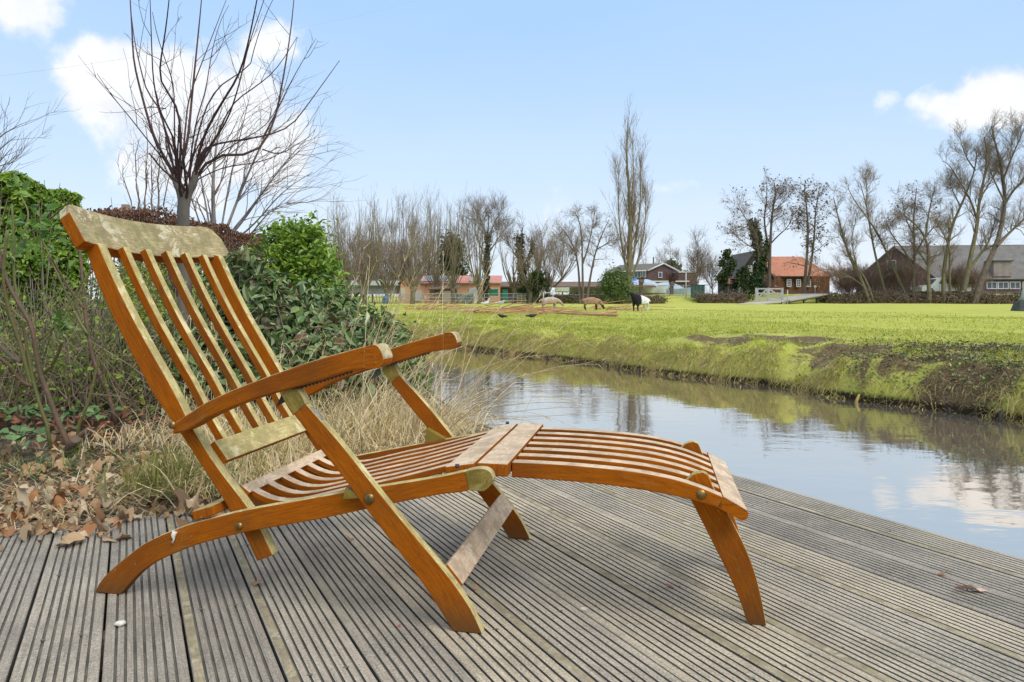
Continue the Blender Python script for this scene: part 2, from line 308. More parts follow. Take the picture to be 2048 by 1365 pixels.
def fz(a, b):
    x, y = ab(a, b); s = a-far_edge(b)
    z = np.where(s < 0, -.75+smooth01((s+.5)/.5)*.12, 0)
    face = -.63+smooth01(s/.10)*.29; top = -.34+.33*smooth01((s+.02)/.42)+.26*(1-np.exp(-np.maximum(s, 0)/2.6))+(vnoise(a, b, 2.2, 1)-.5)*.16*np.exp(-np.maximum(s-1, 0))
    z = np.where(s < 0, z, np.where(s < .10, face, top)); z = z+(s > 1)*(vnoise(x, y, .25, 2)-.5)*.10*smooth01((s-1)/3)+(s > .08)*((vnoise(x, y, 5.5, 21)-.5)*.07+(vnoise(x, y, 2.4, 22)-.5)*.15)*np.exp(-np.maximum(s-.8, 0)/1.2)
    return z+(s > 0)*dyke(x, y)
def gz(a, b):
    s = near_edge(b)-a
    z = -.75+smooth01((s+.25)/.3)*.68; return z+(s > .1)*((vnoise(a, b, 2.5, 7)-.5)*.07+(vnoise(a, b, .5, 8)-.5)*.08)*smooth01((b-2.9)/1.0)-.03*(s > .1)
SPOTS = [(at(1495, 0, 11.3)[0], 11.3, 1.3, 1.25), (at(1600, 0, 10.9)[0], 10.9, 1.0, 1.0), (at(1700, 0, 9.1)[0], 9.2, .9, .8), (at(1850, 0, 8.0)[0], 8.1, 1.0, .6), (at(2010, 0, 7.1)[0], 7.2, 1.4, .65), (at(1960, 0, 8.9)[0], 8.9, 1.2, .5)]
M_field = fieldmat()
def grid(name, A, B_, zf, mat):
    a, b = np.meshgrid(A, B_, indexing='ij'); x, y = ab(a, b); z = zf(a, b)
    mb = MB(); n, m_ = a.shape; i = np.arange(n*m_).reshape(n, m_)
    mb.add(np.stack([x, y, z], -1).reshape(-1, 3), np.stack([i[:-1, :-1], i[1:, :-1], i[1:, 1:], i[:-1, 1:]], -1).reshape(-1, 4), smooth=True)
    return mb.build(name, mat)
geo = lambda a, b, n: np.geomspace(a, b, n)
A = np.concatenate([np.arange(4.0, 6.3, .3), np.arange(6.3, 9.5, .05), np.arange(9.5, 20, .5), geo(20, 900, 60)])
Bv = np.concatenate([-geo(400, 6, 20), np.arange(-5, 30, .1), np.arange(30, 95, .8), geo(95, 1400, 40)])
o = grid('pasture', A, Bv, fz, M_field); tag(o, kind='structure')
def soilmat():
    m, t, b = newmat('garden_soil'); n = noise(t, 9, 7, .75); c = ramp(t, n, [(.3, (.022, .016, .011)), (.5, (.065, .045, .028)), (.7, (.14, .10, .06))])
    n2 = noise(t, 3, 4); c = mixc(t, mrange(t, n2, .55, .7, 0, .5), c, (.06, .085, .02)); t.links.new(c, b.inputs['Base Color']); b.inputs['Roughness'].default_value = .95; bump(t, b, n, .8, .02); return m
A = np.concatenate([-geo(900, 12, 24), np.arange(-11, 3.3, .08), np.arange(3.4, 4.6, .3)]); Bv = np.concatenate([-geo(400, 4, 14), np.arange(-3, 14, .1), np.arange(14, 60, 1), geo(60, 1400, 26)])
o = grid('garden_ground', A, Bv, gz, soilmat()); tag(o, kind='structure')
mb = MB(); p = [ab(0, -60), ab(9, -60), ab(9, 140), ab(0, 140)]; mb.add([(x, y, WATER) for x, y in p], [(0, 1, 2, 3)]); o = mb.build('stream_water', M_water); tag(o, kind='structure')
# ------------------------------------------------------------------ deck
GAPS = [-1.16, -1.0, -.84, -.685, -.528, -.37, -.21, -.0495, .1097, .273, .433, .6, .779, .958, 1.131, 1.304, 1.466, 1.628, 1.79, 1.95, 2.113, 2.275]
BACK = 2.74
mb = MB(); r2 = np.random.default_rng(3)
for k in range(len(GAPS)-1):
    a0, a1 = GAPS[k]+.003, GAPS[k+1]-.003; wd = a1-a0; zt = r2.normal()*.0012; g = [.0035, .0011]; ng = 7
    e0 = .0135; pit = (wd-2*e0)/ng; prof = [(a0, -.027), (a0, zt-.002), (a0+.002, zt)]; mat_ = [1, 2]
    for j in range(ng):
        c = a0+e0+pit*(j+.5)+r2.normal()*.0002; h = .0029+r2.normal()*.0002
        prof += [(c-h, zt), (c-h+.0008, zt-.0042), (c+h-.0008, zt-.0042), (c+h, zt)]; mat_ += ([2 if (j == 0 and k in (8, 9, 12, 14, 15, 17, 20)) else 0]+[1, 1, 1])
    prof += [(a1-.002, zt), (a1, zt-.002), (a1, -.027)]; mat_ += [0, 0, 1]
    mat_[1] = 0
    bs = np.array([-2.2, BACK+r2.normal()*.004]); n = len(prof); V = []
    bs = np.linspace(bs[0], bs[1], 12)
    for b_ in bs:
        for (a_, z_) in prof:
            x, y = ab(a_, b_); V.append((x, y, z_+.0006*math.sin(b_*3+k)))
    fs = []; ms = []; uv = []
    for q in range(len(bs)-1):
        for j in range(n-1):
            fs.append((q*n+j, q*n+j+1, (q+1)*n+j+1, (q+1)*n+j)); ms.append(mat_[j])
            uv += [(bs[q]+k*3.1, prof[j][0]), (bs[q]+k*3.1, prof[j+1][0]), (bs[q+1]+k*3.1, prof[j+1][0]), (bs[q+1]+k*3.1, prof[j][0])]
    mb.add(V, fs, np.array(ms), uv)
    for q in (0, len(bs)-1): mb.add([V[q*n+j] for j in range(n)], [tuple(range(n))], 1)
    # joist screws: two to a board
    for jb in (.585, 1.01, 1.435, 1.86, 2.285, 2.7):
        for ja in (1.5, 5.5):
            c = a0+e0+pit*ja+pit*.0; x, y = ab(c, jb+r2.normal()*.006); th = np.arange(9)*2*np.pi/9; rr = .0046*(1+.35*r2.normal(size=9)*.6)
            x -= 0; V2 = np.stack([x+np.cos(th)*rr*1.3, y+np.sin(th)*rr*.8, np.full(9, zt+.0012)], 1); mb.add(V2, [tuple(range(9))], 1)
# fascia along the water and at the back, joists and posts below
for (p, q, z0, z1) in [((2.262, -2.2), (2.262, BACK), -.17, -.03)]:
    (x0, y0), (x1, y1) = ab(*p), ab(*q); c = ((x0+x1)/2, (y0+y1)/2, (z0+z1)/2); mb.box(c, (math.hypot(x1-x0, y1-y0), .03, z1-z0), 0, math.atan2(y1-y0, x1-x0))
for jb in (-.7, .6, 1.9, 2.7):
    (x0, y0), (x1, y1) = ab(-1.1, jb), ab(2.24, jb); mb.box(((x0+x1)/2, (y0+y1)/2, -.10), (3.34, .05, .14), 0, math.atan2(y1-y0, x1-x0))
    x, y = ab(2.18, jb); mb.box((x, y, -.55), (.1, .1, .76), 0, .5)
deck = mb.build('deck', [M_deck, M_groove, M_stripe]); tag(deck, 'weathered grey grooved wooden deck beside the stream', kind='structure')
# ------------------------------------------------------------------ the deck chair
VW = 1305.; CL = np.array([-.0998, 1.5919, 0]); cw = np.array([(VW-CX)/F, 1., 0]); cw /= np.linalg.norm(cw); cl = np.array([cw[1], -cw[0], 0]); CW = .66
def bp(p, v):      # a measured point on the chair's side plane v -> length u, height z
    r = np.array([(p[0]-CX)/F, 1, (HY-p[1])/F]); C0 = np.array([0, 0, H]); t = ((CL+cw*v-C0)@cw)/(r@cw); P = C0+r*t; return ((P-CL)@cl, P[2])
chair = thing('steamer_chair', tuple(CL), 'weathered orange teak folding deck chair with long slatted footrest standing on the grooved deck', 'deck chair', rz=math.atan2(cl[1], cl[0]))
def bev(o, w_=.0025, seg=2):
    m = o.modifiers.new('bevel', 'BEVEL'); m.width = w_; m.segments = seg; m.limit_method = 'ANGLE'; m.angle_limit = R_(40); m.harden_normals = False
    return o
def strip(name, A_, B_, v0, v1, mats, parent=chair, n=22, bw=.003, sm=2, taper=None, endm=None, kinds=None):
    """a bent plank: edge A (upper/front) and edge B (lower/back) in the side plane, thickness v0..v1"""
    A_ = smooth(A_, n, sm) if sm else resample(A_, n); B_ = smooth(B_, n, sm) if sm else resample(B_, n)
    v0 = np.broadcast_to(v0, (n,)) if np.ndim(v0) == 0 else np.interp(np.linspace(0, 1, n), np.linspace(0, 1, len(v0)), v0)
    v1 = np.broadcast_to(v1, (n,)) if np.ndim(v1) == 0 else np.interp(np.linspace(0, 1, n), np.linspace(0, 1, len(v1)), v1)
    V = []
    for i in range(n):
        V += [(A_[i][0], v0[i], A_[i][1]), (B_[i][0], v0[i], B_[i][1]), (B_[i][0], v1[i], B_[i][1]), (A_[i][0], v1[i], A_[i][1])]
    s_ = np.concatenate([[0], np.cumsum(np.linalg.norm(np.diff((A_+B_)/2, axis=0), axis=1))])+rng.uniform(0, 5); wd = np.linalg.norm(A_-B_, axis=1)
    fs, ms, uv = [], [], []
    for i in range(n-1):
        a, b = 4*i, 4*i+4
        fs.append((a, a+1, b+1, b)); ms.append(0); uv += [(s_[i], wd[i]), (s_[i], 0), (s_[i+1], 0), (s_[i+1], wd[i+1])]
        fs.append((a+3, b+3, b+2, a+2)); ms.append(0); uv += [(s_[i], wd[i]), (s_[i+1], wd[i+1]), (s_[i+1], 0), (s_[i], 0)]
        t0, t1 = v1[i]-v0[i], v1[i+1]-v0[i+1]
        fs.append((a, b, b+3, a+3)); ms.append(1); uv += [(s_[i], .5), (s_[i+1], .5), (s_[i+1], .5+t1), (s_[i], .5+t0)]
        fs.append((a+1, a+2, b+2, b+1)); ms.append(2); uv += [(s_[i], .8), (s_[i], .8+t0), (s_[i+1], .8+t1), (s_[i+1], .8)]
    e = 4*(n-1); fs += [(0, 3, 2, 1), (e, e+1, e+2, e+3)]; ms += [3, 3]; uv += [(0, 0), (.02, 0), (.02, .02), (0, .02)]*2
    mb = MB(); mb.add(V, fs, np.array(ms), uv, smooth=False); o = mb.build(name, mats+[mats[1]] if len(mats) == 3 else mats, parent); 
    return bev(o, bw)
def px(v, *pts): return [bp(p, v) for p in pts]
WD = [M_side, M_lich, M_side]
# arm legs (front cross legs)
LA = px(0, (611, 808), (690, 898), (737, 960), (818, 1060), (893, 1148), (928, 1197), (946, 1226), (965, 1262)); LB = px(0, (587, 829), (636, 894), (690, 960), (734, 1023), (836, 1153), (884, 1228), (906, 1268))
LA[-1] = (LA[-1][0], .0005); LB[-1] = (LB[-1][0], .0005)
CA = px(0, (581, 778), (593, 778), (601, 785), (611, 808)); CB = px(0, (575, 779), (566, 784), (562, 792), (587, 829))
for s_, (va, vb) in enumerate(((0, .026), (CW-.026, CW))):
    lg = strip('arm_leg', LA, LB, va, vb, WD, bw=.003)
    cp = strip('leg_cap', CA, CB, va-.0015, vb+.0015, [M_olive, M_lich, M_olive], lg, n=14, bw=.002)
    # pivot screw through leg and rail
for (p, v, r, nm) in (((737.2, 998.7), 0, .0115, 'pivot_screw'), ((477, 1053), .027, .0085, 'pivot_screw'), ((1403, 990), .098, .0105, 'pivot_bolt'), ((342, 851), .012, .009, 'pivot_screw')):
    u_, z_ = bp(p, v-.004); mb = MB(); prof = [(r*1.15, 0), (r*1.1, .0015), (r*.98, .0035), (r*.6, .0062), (r*.15, .007)]
    V = []; k = 20
    for rr, h in prof: V += [(u_+rr*math.cos(t), v-h, z_+rr*math.sin(t)) for t in np.arange(k)*2*math.pi/k]
    fs = [(i*k+j, i*k+(j+1) % k, (i+1)*k+(j+1) % k, (i+1)*k+j) for i in range(len(prof)-1) for j in range(k)]
    mb.add(V, fs, 0, smooth=True); mb.add(V[-k:], [tuple(range(k))], 0)
    if nm == 'pivot_screw': mb.box((u_, v-.0072, z_), (.0018, .0012, r*1.5), 1, 0)
    mb.build(nm, [M_brass, M_dark], chair)
# seat rails with rear foot
RA = px(.027, (189, 1181), (198, 1164), (217, 1145), (236, 1127), (265, 1105), (282, 1091), (309, 1077), (338, 1064), (385, 1047), (430, 1035), (498, 1019), (595, 1002), (695, 984), (782, 970), (840, 961), (881, 954), (930, 943))
RB = px(.027, (240, 1184), (267, 1158), (282, 1144), (305, 1128), (345, 1109), (387, 1092), (416, 1084), (460, 1072), (491, 1065), (564, 1052), (641, 1039), (728, 1020), (840, 997), (889, 988), (922, 986), (938, 982))
RA[0] = (RA[0][0], .0005); RB[0] = (RB[0][0], .0005)
TA = px(.027, (930, 943), (955, 937), (971, 938), (982, 945), (986, 957)); TB = px(.027, (938, 982), (957, 983), (967, 984), (981, 973), (986, 961))
for va, vb in ((.0275, .0535), (CW-.0535, CW-.0275)):
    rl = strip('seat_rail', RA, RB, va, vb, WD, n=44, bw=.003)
    strip('rail_tip', TA, TB, va-.0012, vb+.0012, [M_olive, M_end, M_olive], rl, n=16, bw=.002)
# back stiles
SA = px(.056, (196, 488), (219, 541), (253, 613), (290, 682), (325, 743), (352, 791), (384, 857), (440, 945), (499, 1017), (523, 1062), (546, 1111)); SB = px(.056, (165, 480), (191, 559), (219, 620), (246, 675), (280, 740), (313, 800), (338, 835), (365, 873), (417, 953), (462, 1023), (488, 1066), (514, 1123))
for va, vb in ((.055, .085), (CW-.085, CW-.055)):
    strip('back_stile', SA, SB, va, vb, WD, n=30, bw=.003)
    # clipped foot of the stile
FA = smooth(SA, 60); frontA = FA
def sub(Pl, z0, z1): return [p for p in Pl if z0 <= p[1] <= z1]
fr = sub([tuple(p) for p in frontA], .365, .90)
def offs(Pl, d):
    P = np.array(Pl); T = np.gradient(P, axis=0); T /= np.linalg.norm(T, axis=1, keepdims=True); Nn = np.stack([T[:, 1], -T[:, 0]], 1)
    if Nn[len(P)//2][0] > 0: Nn = -Nn
    return P+Nn*d
for k in range(1, 6):
    c = .069+(CW-.138)/6*k; P = np.array(fr)
    strip('back_slat', P, offs(fr, .022), c-.0115, c+.0115, WD, n=24, bw=.0025)
# low crossbar of the back
ba, bb = np.array(bp((428, 882), .083)), np.array(bp((455, 921), .083)); dn = (bb-ba)/np.linalg.norm(bb-ba); nb = np.array([-abs(dn[1]), -abs(dn[0])])
def board(name, a, b, th, v0, v1, mats, nrm_sign=1, bw=.003, parent=chair, nseg=6, bow=0):
    """a board running across the chair between v0 and v1; a and b are the upper and lower edge of its face"""
    a = np.array(a); b = np.array(b); d = (b-a)/np.linalg.norm(b-a); n_ = np.array([d[1], -d[0]])*nrm_sign
    mb = MB(); V = []; vs = np.linspace(v0, v1, nseg)
    for v in vs:
        s_ = bow*(1-((v-(v0+v1)/2)/((v1-v0)/2))**2)
        for p in (a, b, b+n_*th, a+n_*th): q = p+n_*s_; V.append((q[0], v, q[1]))
    fs, ms, uv = [], [], []; W2 = np.linalg.norm(b-a)
    for i in range(nseg-1):
        A0, B0 = 4*i, 4*i+4; L0, L1 = vs[i]+v0*7, vs[i+1]+v0*7
        for q, (x, y) in enumerate(((0, 1), (1, 2), (2, 3), (3, 0))):
            fs.append((A0+x, B0+x, B0+y, A0+y)); ms.append([1, 2, 2, 3][q]); h = W2 if q in (0, 2) else th; uv += [(L0, q), (L1, q), (L1, q+h), (L0, q+h)]
    e = 4*(nseg-1); fs += [(0, 1, 2, 3), (e+3, e+2, e+1, e)]; ms += [0, 0]; uv += [(0, 0), (0, .05), (.02, .05), (.02, 0)]*2
    mb.add(V, fs, np.array(ms), uv); o = mb.build(name, mats, parent); return bev(o, bw)
BD = [M_side, M_lich, M_side, M_lich]; PB = [M_side, M_pale, M_side, M_pale]
board('back_crossbar', ba, bb, .02, .084, CW-.084, BD, 1)
# headboard: bowed board with rounded upper corners
mb = MB(); nv, nh = 34, 9; v0, v1 = .014, .650; bot = np.array((-1.004, .896)); top = np.array((-1.068, 1.000)); dd = top-bot; Lh = np.linalg.norm(dd); dd /= Lh; nb_ = np.array([-dd[1], dd[0]]); nb_ = nb_ if nb_[0] < 0 else -nb_
V = []; th = .036
for layer in (0, 1):
    for i in range(nv):
        t = i/(nv-1); v = v0+(v1-v0)*t; e = min(v-v0, v1-v)
        rc = .034 if t < .5 else .055; cut = 0 if e > rc else (rc-math.sqrt(max(rc*rc-(rc-e)**2, 0)))*(1.0)
        low = 0 if e > .03 or t < .5 else (.03-math.sqrt(max(.03**2-(.03-e)**2, 0)))*.5
        for j in range(nh):
            s_ = low+(Lh-cut-low)*j/(nh-1); bow = .036*(1-((v-(v0+v1)/2)/((v1-v0)/2))**2)
            q = bot+dd*s_+nb_*(bow+layer*th); V.append((q[0], v, q[1]))
idx = np.arange(2*nv*nh).reshape(2, nv, nh); fs, ms, uv = [], [], []
for layer in (0, 1):
    for i in range(nv-1):
        for j in range(nh-1):
            f = [idx[layer, i, j], idx[layer, i+1, j], idx[layer, i+1, j+1], idx[layer, i, j+1]]; uvs = [(i/(nv-1)*.6, j/(nh-1)*.12), ((i+1)/(nv-1)*.6, j/(nh-1)*.12), ((i+1)/(nv-1)*.6, (j+1)/(nh-1)*.12), (i/(nv-1)*.6, (j+1)/(nh-1)*.12)]
            if layer: f = f[::-1]; uvs = uvs[::-1]
            fs.append(f); ms.append(1); uv += uvs
for i in range(nv-1):
    for j, m_ in ((0, 0), (nh-1, 1)):
        f = [idx[0, i, j], idx[1, i, j], idx[1, i+1, j], idx[0, i+1, j]]
        if j: f = f[::-1]
        fs.append(f); ms.append(m_); uv += [(i/nv*.6, .2), (i/nv*.6, .236), ((i+1)/nv*.6, .236), ((i+1)/nv*.6, .2)]
for i in (0, nv-1):
    for j in range(nh-1):
        f = [idx[0, i, j], idx[0, i, j+1], idx[1, i, j+1], idx[1, i, j]]
        if i: f = f[::-1]
        fs.append(f); ms.append(0); uv += [(j/nh*.1, .3), ((j+1)/nh*.1, .3), ((j+1)/nh*.1, .33), (j/nh*.1, .33)]
M_head = wood_weather('mossy_headboard', (.38, .30, .155), (.15, .12, .055), (.60, .54, .38), (.18, .21, .055), .75)
mb.add(V, fs, np.array(ms), uv, smooth=False); bev(mb.build('headboard', [M_side, M_head], chair), .004)
# arms
AA = px(-.012, (335, 850), (384, 820), (419, 800), (480, 774), (558, 745), (622, 722.5), (703, 700), (730, 693)); AB = px(-.012, (331, 873), (358, 868), (387, 853), (406, 840), (464, 814), (526, 793), (590, 776), (642, 761), (693, 744), (730, 739))
EA = px(-.012, (730, 693), (748, 689), (757, 694), (764, 708), (766, 715)); EB = px(-.012, (730, 739), (750, 737.5), (760, 735.5), (765, 727), (766, 719))
for sgn in (1, -1):
    f = (lambda v: v) if sgn > 0 else (lambda v: CW-v)
    def order(a, b): return (f(a), f(b)) if sgn > 0 else (f(b), f(a))
    if sgn > 0: v0_, v1_ = [.012, -.006, -.012, -.012, -.012, -.012], [.054, .052, .05, .05, .05, .05]
    else: v0_, v1_ = [CW-x for x in [.054, .052, .05, .05, .05, .05]], [CW-x for x in [.012, -.006, -.012, -.012, -.012, -.012]]
    ar = strip('armrest', AA, AB, v0_, v1_, WD, n=34, bw=.004)
    a_, b_ = order(-.0115, .0495); strip('rounded_end', EA, EB, a_, b_, [M_side, M_end, M_side], ar, n=14, bw=.004)
    # notched catch strip below the arm
    P = [np.array(bp(p, .03)) for p in ((592, 777), (705, 742))]; n = 15; mb = MB(); a_, b_ = order(.032, .038)
    a_, b_ = min(a_, b_), max(a_, b_)
    for i in range(n):
        q = P[0]+(P[1]-P[0])*(i/n); q2 = P[0]+(P[1]-P[0])*((i+1)/n); qm = (q+q2)/2
        poly = [(q[0], q[1]+.012), (q[0], q[1]-.000), (qm[0], qm[1]-.006), (q2[0], q2[1]-.000), (q2[0], q2[1]+.012)]
        V = [(x, a_, z) for x, z in poly]+[(x, b_, z) for x, z in poly]; mb.add(V, [(0, 1, 2, 3, 4)], 0); mb.add(V, [(9, 8, 7, 6, 5)], 0); mb.add(V, [(k, (k+1) % 5, (k+1) % 5+5, k+5) for k in range(5)][::-1], 0)
    mb.build('notched_catch', M_dark, ar)
    q = np.array(bp((560, 803), .03)); mb = MB(); V = [(q[0]-.012, a_, q[1]-.014), (q[0]+.022, a_, q[1]+.004), (q[0]+.018, a_, q[1]+.022), (q[0]+.004, a_, q[1]+.018)]; V = V+[(x, b_, z) for x, _, z in V]
    mb.add(V, [(0, 1, 2, 3), (7, 6, 5, 4), (0, 4, 5, 1), (1, 5, 6, 2), (2, 6, 7, 3), (3, 7, 4, 0)], 0); mb.build('catch_pawl', M_dark, ar)
# dark hinge plate on top of each arm leg
for v in (.006, CW-.022):
    a, b = bp((611, 812), 0), bp((640, 842), 0); mb = MB(); d = np.array([b[0]-a[0], b[1]-a[1]]); d /= np.linalg.norm(d); n_ = np.array([-d[1], d[0]]); n_ = n_ if n_[0] > 0 else -n_
    V = []
    for q in (np.array(a)-d*.03, np.array(b)):
        for off in (.0008, .0028):
            for vv in (v, v+.016): V.append((q[0]+n_[0]*off, vv, q[1]+n_[1]*off))
    mb.add(V, [(0, 1, 3, 2), (4, 6, 7, 5), (0, 4, 5, 1), (2, 3, 7, 6), (0, 2, 6, 4), (1, 5, 7, 3)], 0); mb.build('hinge_plate', simple('worn_plate', (.42, .38, .3), (.12, .10, .08), 60, .5, metal=.3), chair)
# wedge blocks on the rail behind the leg
for va, vb in ((.002, .0265), (CW-.053, CW-.028)):
    w0 = bp((690, 984), .027); pts = [(w0[0]+.005, w0[1]+.001), (w0[0]+.075, w0[1]+.013), (w0[0]+.012, w0[1]+.045)] if va > .1 else [(w0[0]+.006, w0[1]-.010), (w0[0]+.06, w0[1]-.004), (w0[0]+.012, w0[1]+.016)]
    V = [(x, va, z) for x, z in pts]+[(x, vb, z) for x, z in pts]; mb = MB(); mb.add(V, [(0, 1, 4, 3), (1, 2, 5, 4), (2, 0, 3, 5)], 0); mb.add(V, [(2, 1, 0), (3, 4, 5)], 0); mb.build('spacer_wedge', M_olive, chair)
# stretcher between the arm legs
board('leg_stretcher', bp((895, 1128), .027), bp((927, 1169), .027), .017, .0265, CW-.0265, PB, 1)
# seat: cross boards, slats
z1 = .002
board('seat_board', (-.070, .357), (.000, .3685), .018, .056, CW-.056, PB, 1, nseg=4)
board('hinge_board', (.008, .3700), (.080, .3695), .030, .058, CW-.058, PB, 1, nseg=4)
board('rear_seat_board', (-.612, .279), (-.588, .262), .018, .084, CW-.084, PB, 1, nseg=4)
board('back_rest_bar', (-.714, .2225), (-.655, .241), .024, .028, CW-.028, [M_side, M_lich, M_side, M_lich], 1)
seatc = [(-.594, .266), (-.56, .250), (-.514, .2405), (-.46, .2475), (-.40, .265), (-.326, .285), (-.24, .305), (-.15, .330), (-.071, .352)]
for k in range(1, 8):
    c = .0405+(CW-.081)/8*k; dip = -.006*math.sin(math.pi*k/8)
    P = [(u_, z_+dip*math.sin(math.pi*(u_+.6)/.53)) for u_, z_ in seatc]; P = np.array(P)
    strip('seat_slat', P, P-np.array([0, .016]), c-.0145, c+.0145, [M_side, M_pale, M_side], n=26, bw=.0022)
# footrest
FTA = [(.082, .3655), (.125, .366), (.20, .3655), (.288, .362), (.35, .358), (.401, .353), (.46, .343), (.511, .329), (.560, .310)]
FTB = [(.082, .330), (.231, .327), (.32, .322), (.401, .314), (.45, .307), (.494, .299), (.560, .282)]
for k in range(7):
    c = .112+(CW-.224)/6*k; edge = k in (0, 6); A2 = np.array(FTA); B2 = np.array(FTB) if edge else A2-np.array([0, .020])
    strip('footrest_slat', A2, B2, c-.016, c+.016, [M_side, M_pale, M_side], n=26, bw=.0025)
# rounded end board
P0 = np.array((.5615, .3105)); dE = np.array((.055, -.030)); ne = np.array((dE[1], -dE[0]))/np.linalg.norm(dE)
mb = MB(); th = .027; prof = [P0, P0+dE*.86]; Lb = np.linalg.norm(dE); de = dE/Lb
for t in np.linspace(90, -90, 9): prof.append(P0+dE*.86+(-ne)*0+ne*(th/2)+de*math.cos(R_(t))*th*.5*0.9-ne*math.sin(R_(t))*th/2)
prof += [P0+ne*th]; prof = [tuple(q) for q in prof]; n = len(prof); vv = (.096, CW-.096)
V = [(q[0], v, q[1]) for v in vv for q in prof]; fs = []; ms = []; uv = []
for i in range(n): 
    j = (i+1) % n; fs.append((i, i+n, j+n, j)); ms.append(1 if i < 5 else 0); uv += [(0, i*.02), (.47, i*.02), (.47, i*.02+.02), (0, i*.02+.02)]
mb.add(V, fs, np.array(ms), uv); mb.add(V, [tuple(range(n))], 0, [(.1*q[0]*10, q[1]) for q in prof]); mb.add(V, [tuple(range(2*n-1, n-1, -1))], 0, [(q[0], q[1]) for q in prof])
bev(mb.build('footrest_end_board', [M_side, M_pale], chair), .002)
# footrest legs with round tops rising between the slats
GA = [(.497, .345), (.518, .3535), (.533, .349), (.540, .325), (.560, .285), (.583, .245), (.610, .195), (.632, .14), (.650, .075), (.663, .0005)]
GB = [(.478, .325), (.484, .305), (.497, .28), (.520, .235), (.545, .185), (.575, .125), (.600, .07), (.622, .0005)]
for sgn in (1, -1):
    va, vb = ([.140, .143, .165], [.163, .166, .188]) if sgn > 0 else ([CW-.163, CW-.166, CW-.188], [CW-.140, CW-.143, CW-.165])
    strip('footrest_leg', GA, GB, va, vb, [M_side, M_lich, M_lich], n=34, bw=.0025)
board('footrest_leg_brace', (.577, .165), (.592, .125), .016, .164, CW-.164, PB, 1, nseg=3)
# screws on the boards
for (u_, v_, z_) in ((-.035, .0405, .3655), (-.035, CW-.0405, .3655)):
    mb = MB(); mb.tube([(u_, v_, z_-.006), (u_, v_, z_+.0025)], .005, 10); mb.build('board_screw', M_dark, chair)
# ------------------------------------------------------------------ growing things
def unit(v): return v/(np.linalg.norm(v, axis=-1, keepdims=True)+1e-9)
def children(P, R, k, t=(.25, 1), ang=(25, 55), ln=(.5, 1), rf=.6, n=6, wig=.12, trop=(0, 0, .1), rmin=.004, tip=.35, falloff=0, rg=rng, rmax=9):
    B, m_, _ = P.shape; q = np.repeat(np.arange(B), k); tt = rg.uniform(t[0], t[1], B*k); f = tt*(m_-1); i = np.minimum(f.astype(int), m_-2); u = (f-i)[:, None]
    p = P[q, i]*(1-u)+P[q, i+1]*u; r = R[q, i]*(1-u[:, 0])+R[q, i+1]*u[:, 0]; T = unit(P[q, i+1]-P[q, i])
    pr_ = unit(np.cross(T, rg.normal(size=T.shape))); an = np.radians(rg.uniform(ang[0], ang[1], len(q)))[:, None]
    d = unit(np.cos(an)*T+np.sin(an)*pr_+np.array(trop)*1.5); L_ = rg.uniform(ln[0], ln[1], len(q))*(1-falloff*tt); st = (L_/(n-1))[:, None]
    out = [p]; 
    for _ in range(n-1):
        d = unit(d+rg.normal(size=d.shape)*wig+np.array(trop)); p = p+d*st; out.append(p)
    r0 = np.clip(r*rf, rmin, rmax); return np.stack(out, 1), r0[:, None]*np.linspace(1, tip, n)[None]
def limbset(limbs, n=12):
    Ps, Rs = [], []
    for pts, r0, r1 in limbs: P = smooth(pts, n, 2); Ps.append(P); Rs.append(np.linspace(r0, r1, n))
    return np.array(Ps), np.array(Rs)
def bark(name, c1, c2, s=6): return simple(name, c1, c2, s, .9, .5, s*5, stretch=(1, 1, .3))
B_grey = bark('grey_bark', (.17, .15, .12), (.085, .075, .06)); B_brown = bark('brown_bark', (.19, .14, .10), (.09, .068, .05)); B_moss = bark('mossy_bark', (.22, .19, .10), (.13, .10, .065)); B_pale = bark('pale_bark', (.34, .30, .27), (.13, .11, .10))
T_grey = simple('grey_twigs', (.24, .205, .175), (.15, .13, .11), 2, .9); T_red = simple('reddish_twigs', (.085, .038, .03), (.05, .025, .022), 2, .8); T_brown = simple('brown_twigs', (.27, .205, .155), (.17, .13, .10), 2, .9); T_tan = simple('tan_twigs', (.34, .26, .17), (.19, .14, .09), 2, .9)
IVY = leafmat('ivy_leaves', [(.018, .04, .012), (.035, .075, .02), (.055, .10, .03)], .45)
